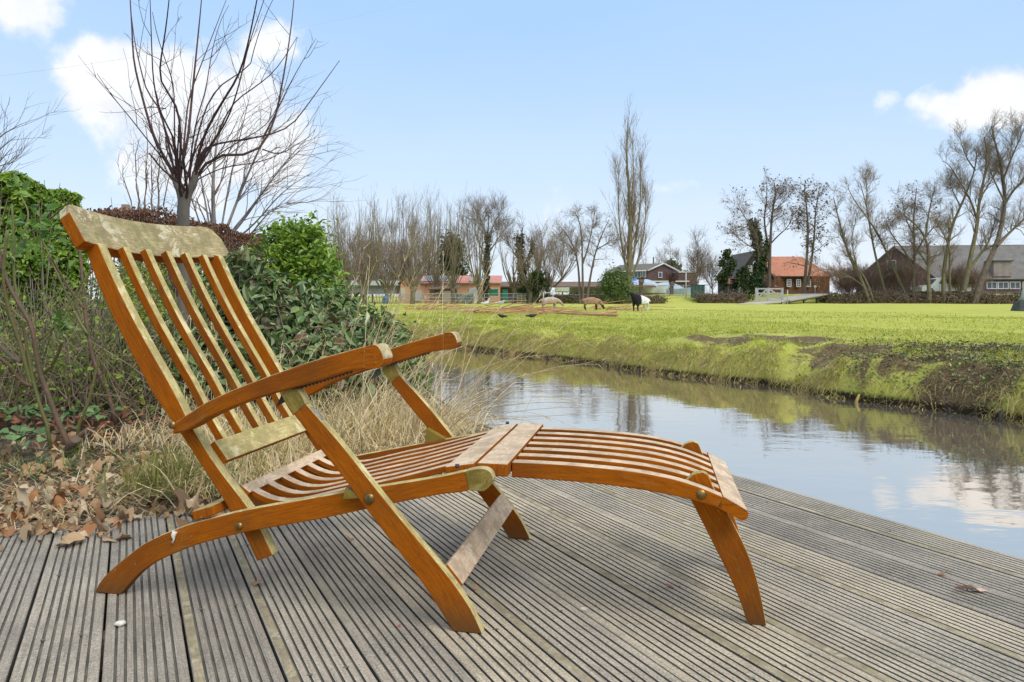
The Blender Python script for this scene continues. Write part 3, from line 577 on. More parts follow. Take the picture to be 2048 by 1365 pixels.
def tree(name, loc, label, limbs, specs, bm=B_grey, tm=T_grey, group=None, ivy=None, k0=7, cat='tree', leaf=None, rg=rng, n0=12, nbase=None):
    """limbs: [(points, r0, r1)] -> trunk mesh; specs: successive generations -> crown mesh"""
    loc = tuple(float(q) for q in loc); t = thing(name, loc, label, cat, group); P, R = limbset(limbs, n0)
    mb = MB()
    if nbase: mb.tubes(P[:nbase], R[:nbase], k0+3, 0); mb.tubes(P[nbase:], R[nbase:], k0, 1); mb.build('trunk', [bm, tm], t, loc)
    else: mb.tubes(P, R, k0); mb.build('trunk', bm, t, loc)
    mb = MB(); cur = (P, R); last = None
    for i, s_ in enumerate(specs):
        s_ = dict(s_); sel = s_.pop('sel', None); 
        if sel is not None: cur = (cur[0][sel], cur[1][sel])
        cur = children(*cur, rg=rg, **s_); mb.tubes(*cur, 4 if i == 0 else 3)
        last = cur
    if leaf: pts = last[0][:, -2:].reshape(-1, 3); pts = pts[rg.random(len(pts)) < leaf[0]]; mb.leaves(pts, leaf[1], m=1)
    mb.build('crown', [tm, leaf[2]] if leaf else tm, t, loc)
    if ivy:
        mb = MB()
        for pts, n_, rad, sz in ivy:
            Q = smooth(pts, 40); i = rg.integers(0, 40, n_); w_ = rg.normal(size=(n_, 3)); c = Q[i]+unit(w_)*(rad*(.5+.6*np.abs(vnoise(i*.31+Q[0, 0], i*.0, 1.3, 5)[:, None]))*rg.uniform(.4, 1.15, n_)[:, None])
            mb.leaves(c, sz, aspect=.8)
        mb.build('ivy', IVY, t, loc)
    return t
def A3(pts, Z, dz=0):
    pts = [np.array(at(x, y, Z)) for x, y in pts]
    if dz:      # limbs lean towards or away from the viewer too, keeping their height and offset
        n = len(pts)
        for i in range(n): k = 1+dz/Z*(i/(n-1))**1.3; pts[i] = np.array([0, 0, H])+(pts[i]-[0, 0, H])*k
    return pts
# ------------------------------------------------------------------ small ornamental tree behind the chair
zs = 5.0; c = lambda pts: [(180+x/2.844, y/2.844) for x, y in pts]
traced = [([(480, 1020), (440, 930), (380, 860), (330, 800), (220, 660), (120, 540), (40, 420)], .010), ([(480, 1010), (470, 970), (400, 860), (345, 730), (310, 600), (270, 450), (245, 330), (240, 180), (228, 0), (222, -130)], .018),
 ([(485, 1020), (465, 900), (430, 760), (400, 620), (320, 520), (290, 400), (255, 250), (232, 60)], .014), ([(495, 1010), (490, 800), (400, 650), (360, 480), (350, 250), (340, -60)], .012),
 ([(505, 1010), (520, 800), (500, 600), (395, 470), (400, 350), (430, 180), (450, 0), (462, -120)], .016), ([(510, 1000), (560, 780), (575, 600), (595, 400), (620, 150), (635, 0), (642, -160)], .017),
 ([(590, 1000), (640, 780), (740, 600), (850, 430), (900, 250), (950, 0), (972, -120)], .018), ([(595, 1010), (650, 870), (780, 700), (850, 480), (900, 260), (990, 0)], .013),
 ([(600, 1010), (700, 880), (850, 890), (980, 850), (1060, 660), (1100, 440), (1140, 200), (1160, 0), (1170, -130)], .017), ([(600, 990), (640, 840), (760, 810), (980, 780), (1130, 730), (1200, 650), (1330, 470), (1420, 345)], .014),
 ([(590, 1000), (700, 830), (800, 590), (950, 490), (1060, 400), (1180, 210)], .012), ([(980, 790), (1060, 640), (1150, 450), (1285, 220)], .009), ([(980, 850), (1080, 885), (1180, 820), (1265, 770)], .008),
 ([(560, 1000), (640, 650), (720, 500), (830, 430), (920, 370), (930, 280), (1000, 80), (1045, -10)], .011), ([(490, 1010), (480, 750), (480, 480), (430, 350), (380, 200), (355, 70)], .010), ([(560, 1000), (600, 690), (660, 520), (690, 300), (740, 120), (790, 30)], .010),
 ([(520, 1000), (545, 700), (560, 560), (620, 400), (690, 220), (775, 0)], .012), ([(500, 1060), (440, 1000), (330, 700), (270, 600), (222, 485)], .007), ([(610, 1020), (760, 950), (900, 935), (1050, 900), (1180, 800), (1325, 575)], .008),
 ([(590, 1020), (660, 930), (850, 800), (1010, 720), (1100, 540), (1180, 210)], .008), ([(430, 620), (330, 605), (325, 620)], .006), ([(560, 1000), (580, 850), (600, 700), (660, 640), (725, 590)], .009), ([(600, 1020), (720, 900), (820, 730), (850, 650)], .009)]
r3 = np.random.default_rng(11); limbs = []
for pts, r in traced: q_ = A3(c(pts), zs, r3.uniform(-.9, .9)); q_ = ([at(368, 392, zs), at(358, 372, zs) if pts[0][0] < 545 else at(381, 372, zs)] if pts[0][1] > 985 else [])+q_; limbs.append((q_, r*.66, r*.15))
base = np.array([at(367, 0, zs)[0], zs, -.02]); fork = at(368, 395, zs)
limbs = [([base+[.05, 0, 0], at(371, 700, zs), at(369, 520, zs), at(366, 440, zs), fork], .052, .040), ([at(368, 420, zs), at(362, 385, zs), at(352, 365, zs), at(349, 350, zs)], .034, .022), ([at(368, 420, zs), at(375, 390, zs), at(388, 365, zs), at(391, 345, zs)], .034, .022)]+limbs
tree('pollarded_tree', base, 'small bare reddish-twigged tree with a pale grey forked trunk rising behind the chair headboard', limbs,
     [dict(k=4, t=(.15, .8), ang=(30, 65), ln=(.15, .55), rf=.36, n=6, wig=.13, trop=(0, 0, .14), rmin=.0022, tip=.4), dict(k=2, t=(.1, .95), ang=(30, 70), ln=(.05, .16), rf=.6, n=4, wig=.15, trop=(0, 0, .08), rmin=.0016)], B_grey, T_red, rg=r3, n0=18, nbase=3)
# buds as short spurs are part of the last generation
# ------------------------------------------------------------------ garden trees further back
Z = 15; r3 = np.random.default_rng(5)
def wiggly(x0, y0, x1, y1, Z, am, n=9): 
    return [at(x0+(x1-x0)*i/(n-1)+(r3.uniform(-am, am) if i else 0), y0+(y1-y0)*i/(n-1), Z+r3.uniform(-.2, .2)) for i in range(n)]
lm = [(wiggly(285+dx*.3, 600, 285+dx, yt, Z, 9, 12), .035, .006) for dx, yt in ((-35, 330), (-12, 280), (8, 250), (25, 290), (45, 270), (60, 340))]
tree('corkscrew_willow', (at(285, 0, Z)[0], Z, 0), 'thin twisted bare willow behind the hedge, left of the reddish-twigged tree', lm, [dict(k=7, t=(.3, 1), ang=(20, 50), ln=(.4, 1.1), n=8, wig=.5, trop=(0, 0, .2), rmin=.006, rf=.5), dict(k=3, t=(.2, 1), ang=(20, 60), ln=(.2, .6), n=6, wig=.5, trop=(0, 0, .1), rmin=.004)], B_brown, T_brown, rg=r3)
Z = 13; lm = [([at(430, 650, Z), at(432, 520, Z), at(425, 400, Z), at(428, 320, Z), at(440, 250, Z)], .07, .012)]
for x1, y1 in ((560, 210), (600, 300), (625, 345), (590, 400), (500, 190), (380, 250), (350, 330), (630, 260), (540, 260)): lm.append(([at(432, 540-abs(x1-430)*.2, Z), at(430+(x1-430)*.35, (520+y1)/2+30, Z+.3), at(430+(x1-430)*.7, (y1*2+480)/3-10, Z-.2), at(x1, y1, Z)], .022, .005))
tree('birch_tree', (at(430, 0, Z)[0], Z, 0), 'pale-stemmed bare birch with fine drooping twigs spreading right behind the brown hedge', lm, [dict(k=12, t=(.25, 1), ang=(20, 50), ln=(.5, 1.3), n=7, wig=.12, trop=(.06, 0, .04), rmin=.005, rf=.5), dict(k=4, t=(.2, 1), ang=(15, 45), ln=(.25, .7), n=5, wig=.15, trop=(.03, 0, -.04), rmin=.003)], B_pale, T_brown, rg=r3)
Z = 11; lm = [([at(-60, 620, Z), at(-40, 420, Z), at(-30, 300, Z), at(-10, 200, Z)], .06, .01)]+[([at(-45, 430-20*i, Z), at(-10, 390-28*i, Z), at(5+9*i, 345-24*i, Z)], .02, .004) for i in range(5)]
tree('garden_tree', (at(-60, 0, Z)[0], Z, 0), 'bare thin-twigged tree peeping over the green hedge at the far left edge', lm, [dict(k=6, t=(.3, 1), ang=(20, 50), ln=(.4, .9), n=6, rmin=.004, rf=.5), dict(k=3, t=(.2, 1), ang=(20, 50), ln=(.2, .5), n=5, rmin=.003)], B_brown, T_grey, rg=r3)
# ------------------------------------------------------------------ hedges and shrubs
G_hedge = leafmat('laurel_hedge_leaves', [(.07, .15, .015), (.17, .30, .03), (.32, .44, .05), (.12, .21, .02)], .42, .45, .25)
G_dark = leafmat('dark_shrub_leaves', [(.05, .10, .02), (.13, .20, .05), (.08, .15, .04), (.22, .28, .08)], .35, .5)
G_gloss = leafmat('glossy_leaves', [(.07, .13, .035), (.15, .23, .07), (.24, .29, .13), (.10, .15, .04), (.22, .13, .08)], .33, .6)
G_beech = leafmat('dead_beech_leaves', [(.14, .06, .035), (.22, .105, .06), (.10, .05, .035), (.25, .16, .10)], .8, .2, .1)
G_lime = leafmat('lime_leaves', [(.17, .26, .04), (.32, .40, .07), (.11, .17, .03)], .45, .4, .25)
G_yell = leafmat('yellow_flowers', [(.55, .42, .03), (.45, .38, .05)], .6)
def hedgevol(name, label, mat, path, width, hts, n, size, cat='hedge', twig=T_brown, loc=None, up=None, n_tw=500, spread=1., aspect=.5):
    P = np.array(path, float); loc = (float(P[0, 0]), float(P[0, 1]), 0.); t = thing(name, loc, label, cat)
    d = np.concatenate([[0], np.cumsum(np.linalg.norm(np.diff(P, axis=0), axis=1))]); s_ = rng.uniform(0, d[-1], n); x = np.interp(s_, d, P[:, 0]); y = np.interp(s_, d, P[:, 1]); hh = np.interp(s_, d, hts)
    T = unit(np.stack([np.interp(s_+.01, d, P[:, 0])-np.interp(s_-.01, d, P[:, 0]), np.interp(s_+.01, d, P[:, 1])-np.interp(s_-.01, d, P[:, 1])], 1)); Nn = np.stack([T[:, 1], -T[:, 0]], 1)
    top = rng.random(n) < .34; lump = (vnoise(s_, hh*0, 2.3, 9)-.5)*.22+(vnoise(s_, hh*0, 7, 2)-.5)*.15
    v = np.where(top, rng.uniform(-1, 1, n), np.where(rng.random(n) < .7, 1, -1)*(1-np.abs(rng.normal(size=n))*.16)); z = np.where(top, hh+lump-np.abs(rng.normal(size=n))*.06, rng.uniform(0, 1, n)**.8*(hh+lump))
    v = v*(width/2+(vnoise(s_, z, 3.1, 4)-.5)*.22)*np.where(z > hh-.1, .88, 1)
    C_ = np.stack([x+Nn[:, 0]*v, y+Nn[:, 1]*v, z], 1); mb = MB(); nn = np.stack([Nn[:, 0]*np.sign(v), Nn[:, 1]*np.sign(v), np.full(n, .7)], 1)
    mb.leaves(C_, size, up=nn*.9, spread=spread*.6, aspect=aspect); mb.build('foliage', mat, t, loc)
    mb = MB(); k = rng.integers(0, n, n_tw); p0 = C_[k]*np.array([1, 1, 0])+rng.normal(size=(n_tw, 3))*[.1, .1, 0]; p1 = C_[k]+rng.normal(size=(n_tw, 3))*.05; p1[:, 2] = np.minimum(p1[:, 2], hh[k]+.03)+rng.uniform(0, .16, n_tw)*(rng.random(n_tw) < .35)
    mid = (p0+p1)/2+rng.normal(size=(n_tw, 3))*.08; mb.tubes(np.stack([p0, mid, p1], 1), np.broadcast_to([.009, .006, .003], (n_tw, 3)), 3); mb.build('branches', twig, t, loc); return t
hedgevol('laurel_hedge', 'tall clipped bright green laurel hedge at the left edge', G_hedge, [(-6.6, 5.6), (-4.9, 6.55), (-4.62, 7.25)], .8, [1.96, 1.88, 1.72], 44000, .08)
hedgevol('beech_hedge', 'brown-leaved winter beech hedge beyond the green one', G_beech, [(-4.5, 7.75), (-4.5, 10.0), (-4.65, 12.5), (-4.7, 15)], .7, [1.74, 1.78, 1.80, 1.7], 20000, .055, n_tw=900)
def shrub(name, label, mat, base, clumps, n, size, cat='shrub', stems=30, twig=T_brown, up=None, aspect=.42, sig=.09, srad=.006, extra=None):
    base = np.array(base, float); loc = tuple(base); t = thing(name, loc, label, cat); cl_ = np.array([c_[:3] for c_ in clumps]); rr = np.array([c_[3] if len(c_) > 3 else sig for c_ in clumps])
    k = rng.integers(0, len(cl_), n); C_ = cl_[k]+rng.normal(size=(n, 3))*rr[k][:, None]*[1, 1, .8]; C_ = C_[C_[:, 2] > .02]; mb = MB(); mb.leaves(C_, size, aspect=aspect, up=np.array([0, -.25, .8]), spread=.75); mb.build('foliage', mat, t, loc)
    m_ = len(cl_); p0 = base+rng.normal(size=(m_, 3))*[.12, .12, 0]; mid = p0*.45+cl_*.55+rng.normal(size=(m_, 3))*.05; mid[:, 2] -= .05; mb = MB(); mb.tubes(np.stack([p0, mid, cl_], 1), np.broadcast_to([srad*1.4, srad, srad*.5], (m_, 3)), 4); mb.build('branches', twig, t, loc)
    if extra: mb = MB(); kk = rng.integers(0, m_, extra[0]); mb.leaves(cl_[kk]+rng.normal(size=(extra[0], 3))*rr[kk][:, None], extra[1]); mb.build('blossom', extra[2], t, loc)
    return t
def fill(poly_px, n, Z0, Z1, s=.08, ry=None):
    """clump centres inside a region given by (x, ytop, ybottom) columns"""
    xs = [p[0] for p in poly_px]; out = []
    for _ in range(n):
        x = rng.uniform(xs[0], xs[-1]); yt = np.interp(x, xs, [p[1] for p in poly_px]); yb = np.interp(x, xs, [p[2] for p in poly_px]); f = rng.random(); y = yt+(yb-yt)*f; Zz = Z1+(Z0-Z1)*f+rng.normal()*.12; p = at(x, y, Zz); out.append((p[0], p[1], max(p[2], .05), s*rng.uniform(.6, 1.3)))
    return out
shrub('clipped_shrub', 'upright clipped bright green shrub right of the headboard, against the far willows', G_hedge, (at(600, 0, 7.2)[0], 7.2, 0), fill([(535, 468, 620), (560, 458, 640), (610, 453, 660), (638, 462, 660), (662, 560, 660)], 120, 6.9, 7.4, .075), 7600, .075)
shrub('glossy_shrub', 'broad dark glossy-leaved shrub seen through and right of the chair back', G_gloss, (at(560, 0, 5.3)[0], 5.3, 0), fill([(380, 600, 800), (450, 540, 790), (520, 560, 780), (600, 605, 770), (680, 645, 760), (735, 675, 745)], 120, 4.4, 5.5, .10), 4600, .105, stems=60)
shrub('spiky_shrub', 'tall evergreen with pointed grey-green leaves just right of the headboard', G_gloss, (at(505, 0, 4.8)[0], 4.8, 0), [tuple(at(x, y, 4.8+rng.normal()*.1))+(.045,) for x, y in ((482, 540), (505, 530), (490, 560), (530, 570), (470, 585), (520, 600), (550, 590), (505, 620), (480, 520))], 420, .12, aspect=.3)
shrub('waterside_shrub', 'dark leafy shrub leaning out over the stream below the fence with the blue barrel', G_dark, (at(700, 0, 7.6)[0], 7.6, 0), fill([(655, 580, 700), (700, 605, 720), (740, 620, 715), (775, 640, 705), (800, 655, 700)], 60, 7.2, 8.0, .09), 1700, .10, aspect=.4)
shrub('leafy_sprig_shrub', 'sparse leafy shrub at the foot of the clipped green one', G_dark, (at(640, 0, 6.6)[0], 6.6, 0), fill([(560, 600, 700), (620, 590, 700), (690, 590, 720)], 50, 6.2, 6.8, .12), 2200, .09)
shrub('winter_jasmine', 'yellow-flowering shrub glimpsed between the back slats', G_lime, (at(330, 0, 6.4)[0], 6.4, 0), fill([(225, 545, 640), (300, 520, 650), (370, 520, 650), (440, 540, 650)], 70, 6.0, 6.8, .12), 2600, .05, extra=(420, .04, G_yell))
shrub('ivy_shrub', 'low green ivy by the grass at the water below the far arm', G_dark, (at(850, 0, 5.2)[0], 5.2, -.05), [tuple(at(x, y, 5.0+rng.normal()*.15))+(.05,) for x, y in ((800, 725), (815, 745), (825, 735), (838, 770), (845, 790), (790, 750), (770, 765), (730, 760), (700, 770), (750, 745))], 260, .07, aspect=.7)
# undergrowth: bare stems and small leaves in front of the hedges
mb = MB(); n = 1350; x = rng.uniform(-4.2, -1.9, n); y = rng.uniform(4.3, 6.8, n); p0 = np.stack([x, y, np.zeros(n)], 1); d = unit(rng.normal(size=(n, 3))*[.7, .5, .25]+[0, 0, .8]); Lh_ = rng.uniform(.25, .95, n)[:, None]
P = np.stack([p0, p0+d*Lh_*.5+rng.normal(size=(n, 3))*.05, p0+d*Lh_+rng.normal(size=(n, 3))*.12], 1); P[:, :, 2] = np.maximum(P[:, :, 2], -.02); mb.tubes(P, np.broadcast_to([.0045, .0035, .002], (n, 3)), 3, 0)
mb.tubes(P[:400]+[.1, .2, 0], np.broadcast_to([.006, .005, .003], (400, 3)), 3, 2)
k = rng.integers(0, n, 6500); f = rng.uniform(.35, 1.05, (6500, 1)); mb.leaves(P[k, 0]*(1-f)+P[k, 2]*f+rng.normal(size=(6500, 3))*.07, .04, m=1, aspect=.6)
o = mb.build('undergrowth', [T_tan, G_lime, simple('green_stems', (.10, .14, .04), (.06, .09, .03), 4)]); tag(o, 'tangled bare stems and small leaves under the hedge', 'undergrowth', kind='stuff')
# wooden post by the hedge
mb = MB(); p = at(252, 0, 8.3); mb.box((p[0], p[1], .88), (.09, .09, 1.82)); mb.box((p[0], p[1], 1.82), (.07, .07, .06)); o = mb.build('fence_post', simple('pale_post_wood', (.42, .30, .22), (.30, .2, .14), 8)); tag(o, 'pale wooden post end sticking up where the green hedge meets the brown one', 'post')
# ------------------------------------------------------------------ roses: thick thorny canes traced from the photograph
M_cane = simple('green_rose_cane', (.12, .15, .035), (.15, .11, .04), 7, .6, .3); M_old = simple('brown_rose_cane', (.17, .085, .055), (.09, .07, .035), 8, .6, .4); M_thorn = simple('thorns', (.5, .36, .2), (.4, .25, .12), 9)
G_rose = leafmat('rose_leaves', [(.09, .19, .04), (.17, .30, .06), (.27, .40, .08), (.12, .22, .10)], .4, .45, .3)
def rose(label, Z, canes, leafpts, nl, lz=.05, name='rose_bush', jit=.15):
    b0 = canes[0][0][0]; loc = (float(at(b0[0], 0, Z)[0]), Z, 0.); t = thing(name, loc, label, 'rose bush'); r4 = np.random.default_rng(int(Z*100))
    for i, (pts, r0, r1, m_) in enumerate(canes):
        P = smooth(A3(pts, Z, r4.uniform(-jit, jit)), 22); 
        if pts[0][1] > 820: P[0, 2] = min(P[0, 2], -.02)
        mb = MB(); mb.tube(P, np.linspace(r0, r1, 22), 8, 0); k = r4.integers(1, 20, 14); c_ = P[k]; a = r4.normal(size=(14, 3)); a = unit(a-[0, 0, 0])
        rr = np.interp(k, [0, 21], [r0, r1])[:, None]; mb.tubes(np.stack([c_+a*rr*.8, c_+a*(rr+.007)], 1), np.broadcast_to([.003, .0006], (14, 2)), 4, 1); mb.build('cane', [[M_cane, M_old][m_], M_thorn], t, loc)
    mb = MB(); C_ = []
    for (x, y, s_) in leafpts: C_.append(at(x, y, Z)+r4.normal(size=(nl, 3))*[s_, s_*.8, s_])
    C_ = np.concatenate(C_); mb.leaves(C_, lz, aspect=.55, fold=.35, up=np.array([0, -.3, .6]), spread=.8); mb.build('foliage', G_rose, t, loc)
z = lambda pts: [(x/3.793, 540+y/3.793) for x, y in pts]
rose('thick-caned old rose bush nearest the deck corner, few leaves', 3.55, [
 (z([(530, 1350), (500, 1280), (430, 1130), (380, 980), (310, 810), (280, 680), (260, 500), (220, 380), (110, 210), (30, 30), (-20, -200)]), .014, .008, 1), (z([(390, 1240), (340, 1130), (300, 1020), (240, 790), (190, 500), (150, 300), (100, 60), (110, -200), (90, -500)]), .009, .005, 0),
 (z([(250, 900), (200, 740), (150, 540), (90, 380), (40, 200), (20, 0), (60, -300)]), .012, .006, 0), (z([(310, 800), (390, 730), (440, 640), (470, 540)]), .010, .008, 0), (z([(580, 1210), (620, 1130), (680, 980), (740, 720), (790, 560), (880, 430)]), .009, .004, 0), 
 (z([(665, 490), (600, 390), (560, 300), (620, 130), (690, 0), (720, -150)]), .007, .005, 0), (z([(250, 880), (190, 870), (110, 800), (60, 720), (-40, 640)]), .011, .008, 1), (z([(160, 700), (80, 660), (-30, 540)]), .010, .008, 1), (z([(290, 540), (420, 440), (560, 200), (640, 60), (900, -160)]), .005, .003, 0),
 (z([(0, 240), (100, 310), (200, 400)]), .007, .005, 0), (z([(560, 1290), (650, 1225), (690, 1210)]), .016, .015, 1)],
 [(10, 440, .05), (45, 455, .06), (75, 450, .05), (55, 415, .05), (25, 500, .05), (120, 655, .02), (118, 645, .02), (35, 380, .05), (95, 465, .04)], 9, .06)
rose('second rose bush further in with long arching green shoots', 4.3, [
 (z([(880, 1110), (830, 980), (800, 880), (710, 700), (670, 480), (640, 300), (620, 0), (600, -200)]), .016, .008, 1), (z([(660, 500), (540, 260), (420, 0), (340, -180), (250, -400), (300, -520)]), .008, .004, 0), (z([(640, 300), (560, 200), (440, 0), (380, -100)]), .007, .005, 1), (z([(830, 980), (780, 800), (820, 420), (880, 300)]), .006, .004, 0),
 (z([(170, -250), (300, -330), (420, -420), (560, -560)]), .006, .004, 0), (z([(100, -60), (170, -250), (230, -420), (160, -560)]), .008, .004, 0)],
 [(60, 470, .07), (90, 500, .06), (30, 520, .07), (20, 470, .07), (110, 440, .06)], 10, .06)
# ------------------------------------------------------------------ ornamental grasses
STRAW = leafmat('straw_blades', [(.62, .46, .24), (.88, .74, .48), (.34, .23, .10), (.76, .62, .30), (.84, .72, .52)], .7, .2, .2)
GRN = leafmat('green_blades', [(.13, .17, .03), (.25, .25, .06), (.38, .33, .10), (.10, .14, .03)], .6, .3, .2)
def arcs(c, n, h, out, droop, n_=7, sd=.10, el=(35, 85), az=None, r=rng, zvar=.5, clampz=True):
    b0 = np.array(c)+r.normal(size=(n, 3))*[sd, sd, .0]; th = r.uniform(0, 6.283, n) if az is None else r.normal(az, .75, n); e = np.radians(r.uniform(el[0], el[1], n)); L_ = h*r.uniform(zvar, 1.2, n)
    d = np.stack([np.cos(th)*np.cos(e), np.sin(th)*np.cos(e), np.sin(e)], 1); t = np.linspace(0, 1, n_)[None, :, None]; dr = droop*r.uniform(.4, 1.4, n)[:, None, None]
    P = b0[:, None]+d[:, None]*L_[:, None, None]*t+np.array([0, 0, -1.])*dr*L_[:, None, None]*t**2.2+r.normal(size=(n, 1, 3))*.02*t; 
    if clampz: P[:, :, 2] = np.maximum(P[:, :, 2], c[2]+.004+r.uniform(0, .03, (n, 1)))
    return P
def clump(label, c, n, h, mat, droop=.8, sd=.1, w_=.005, tall=None, green=0, el=(35, 85), az=None):
    t = thing('grass_clump', tuple(c), label, 'grass clump', 'dry grass clumps along the stream bank'); mb = MB(); n = int(n*.75); mb.ribbons(arcs(c, n, h, 0, droop, sd=sd, el=el, az=az), w_*1.35*rng.uniform(.4, 1.3, n), 0)
    if green: mb.ribbons(arcs(c, green, h*.6, 0, .3, sd=sd*.8, el=(50, 88)), w_*1.1, 1)
    mb.build('blades', [mat, GRN], t, tuple(c))
    if tall:
        m_, ht, azt, elt = tall; P = arcs(c, m_, ht, 0, .28, n_=12, sd=sd, el=elt, az=azt); mb = MB(); mb.tubes(P, np.broadcast_to(np.linspace(.0022, .0009, 12), (m_, 12)), 3)
        e = P[:, -5:]; k = np.repeat(np.arange(m_), 16); f = rng.integers(1, 5, len(k)); s0 = e[k, f]; d = unit(e[k, f]-e[k, f-1]); tp = s0+d*.05+rng.normal(size=s0.shape)*.018; tp[:, 2] -= .012; mb.ribbons(np.stack([s0, (s0+tp)/2, tp], 1), .0026); mb.build('seed_stalks', STRAW, t, tuple(c))
def gc(x, Z): p = at(x, 0, Z); return np.array([p[0], Z, -.02])
clump('yellow-green tuft by the rear foot of the chair', gc(335, 2.86), 240, .34, GRN, .7, .09, .006, green=320)
clump('dry straw tuft lying over the deck edge behind the seat back', gc(425, 2.9), 420, .38, STRAW, 1.0, .13, .005, green=200)
clump('straw clump seen below the back crossbar', gc(520, 3.25), 900, .48, STRAW, 1.0, .17, .0045, green=170)
clump('straw clump seen between the back slats with tall stalks', gc(450, 3.9), 700, .62, STRAW, .8, .16, .005, (14, 1.0, 1.2, (60, 85)))
clump('big straw clump right behind the seat with tall stalks', gc(640, 3.5), 1300, .52, STRAW, .9, .19, .0045, (22, 1.2, .5, (50, 80)), green=130)
clump('straw clump left of the far arm leg', gc(735, 3.75), 1500, .55, STRAW, .95, .20, .0045, (36, 1.25, .35, (42, 74)), green=120)
clump('straw clump spilling over the water below the far arm', gc(815, 4.05), 1300, .55, STRAW, 1.05, .19, .0045, (28, 1.25, .1, (32, 68)), green=60, az=-.2)
clump('straw clump further back at the foot of the glossy shrub', gc(700, 4.6), 1000, .62, STRAW, .7, .2, .005, (18, 1.15, .3, (50, 78)))
clump('sparse long wispy grass leaning far out over the stream', gc(870, 4.3), 130, .62, STRAW, .75, .1, .003, (24, 1.15, -.05, (8, 42)), az=0)
clump('straw clump in front of the undergrowth at mid left', gc(290, 3.7), 200, .42, STRAW, 1.0, .15, .004)
# ------------------------------------------------------------------ leaf litter and low plants
M_lit = leafmat('dead_leaves', [(.36, .21, .11), (.54, .36, .20), (.15, .09, .05), (.68, .52, .34), (.40, .18, .07), (.24, .16, .09), (.60, .48, .32)], .7, .25, .1)
def deadleaf(mb, c, s, r, m=0, flat=.5):
    n = 15; th = np.linspace(0, 2*np.pi, n, endpoint=False); rad = s*(.62+.38*np.abs(np.cos(th*2.5+r.uniform(0, 3))))*(.8+.3*np.cos(th))*r.uniform(.85, 1.15, n); V = np.zeros((n*2+1, 3)); V[1:n+1, 0] = rad*.5*np.cos(th); V[1:n+1, 1] = rad*.5*np.sin(th); V[n+1:, 0] = rad*np.cos(th); V[n+1:, 1] = rad*np.sin(th)
    k1, k2 = r.normal(size=2)*flat/s; V[:, 2] = k1*V[:, 0]**2+k2*V[:, 1]**2+r.normal(size=2*n+1)*s*.07; q = r.normal(size=3)*[.45, .45, 0]+[0, 0, r.uniform(0, 6.28)]
    M3 = np.array(Matrix.Rotation(q[2], 3, 'Z') @ Matrix.Rotation(q[1], 3, 'Y') @ Matrix.Rotation(q[0], 3, 'X')); V = V@M3.T; V[:, 2] -= V[:, 2].min(); V += c
    mb.add(V, [(0, i+1, (i+1) % n+1) for i in range(n)], m, smooth=True)
    i0 = s_ = mb.nv-len(V); mb.g.append((np.array([(i0+i+1, i0+n+i+1, i0+n+(i+1) % n+1, i0+(i+1) % n+1) for i in range(n)]), np.full(n, m, np.int32), None, True))
r5 = np.random.default_rng(21); mb = MB()
for i in range(6200):
    bb_ = (2.69+abs(r5.normal())*1.15) if r5.random() > .03 else r5.uniform(2.5, 2.7); aa = r5.uniform(-3.6, 1.3); x, y = ab(aa, bb_)
    if x > -.9 and r5.random() < .5: continue
    if y < 2.1: continue
    z_ = float(gz(np.array([aa]), np.array([bb_]))[0]); z_ = max(z_, .0005) if bb_ < 2.74 else z_; deadleaf(mb, (x, y, z_+r5.uniform(0, .03)*(bb_ > 2.74)), r5.uniform(.010, .034)*(1.5 if r5.random() < .08 else 1), r5, 0, 1.1)
o = mb.build('leaf_litter', M_lit); tag(o, 'brown crumpled fallen leaves lying along the deck edge', 'leaf litter', kind='stuff')
mb = MB(); n = 11000; aa = r5.uniform(-3.2, 1.6, n); bb_ = 2.70+np.abs(r5.normal(size=n))*.9; x, y = ab(aa, bb_); P0 = np.stack([x, y, gz(aa, bb_)+r5.uniform(.0, .035, n)], 1); th = r5.uniform(0, 6.28, n); d = np.stack([np.cos(th), np.sin(th), r5.uniform(-.02, .22, n)], 1)*r5.uniform(.05, .26, n)[:, None]
mb.ribbons(np.stack([P0, P0+d*.5+r5.normal(size=(n, 3))*[.012, .012, .008]+[0, 0, .012], P0+d], 1), r5.uniform(.0012, .004, n), side=np.stack([-np.sin(th), np.cos(th), th*0], 1)); o = mb.build('fallen_straw', STRAW); tag(o, 'loose dry straw scattered over the soil', 'straw', kind='stuff')
mb = MB(); n = 1500; x = r5.uniform(-4.2, -1.0, n); y = r5.uniform(3.9, 6.6, n); mb.leaves(np.stack([x, y, r5.uniform(.0, .07, n)], 1), .06, m=0); o = mb.build('small_dead_leaves', leafmat('rusty_leaves', [(.20, .08, .045), (.30, .14, .08), (.14, .06, .035)], .8, .2)); tag(o, 'rust-coloured dead leaves under the shrubs', 'leaf litter', kind='stuff')
mb = MB(); n = 700; c_ = np.stack([r5.uniform(-3.3, -1.0, n), r5.uniform(2.35, 3.6, n), np.full(n, .01)], 1); k = r5.random(n) < .5; c_[k] = np.array([-1.93, 3.05, .01])+r5.normal(size=(k.sum(), 3))*[.3, .2, 0]; P = arcs(np.zeros(3), n, .10, 0, .4, n_=4, sd=0, r=r5)+c_[:, None]; mb.ribbons(P, .004); o = mb.build('sprouting_grass', leafmat('fresh_grass', [(.06, .13, .02), (.13, .22, .03)], .5)); tag(o, 'short fresh green grass between the fallen leaves', 'grass', kind='stuff')
G_herb = leafmat('herb_leaves', [(.09, .17, .05), (.16, .25, .09), (.06, .12, .04)], .5, .4, .1)
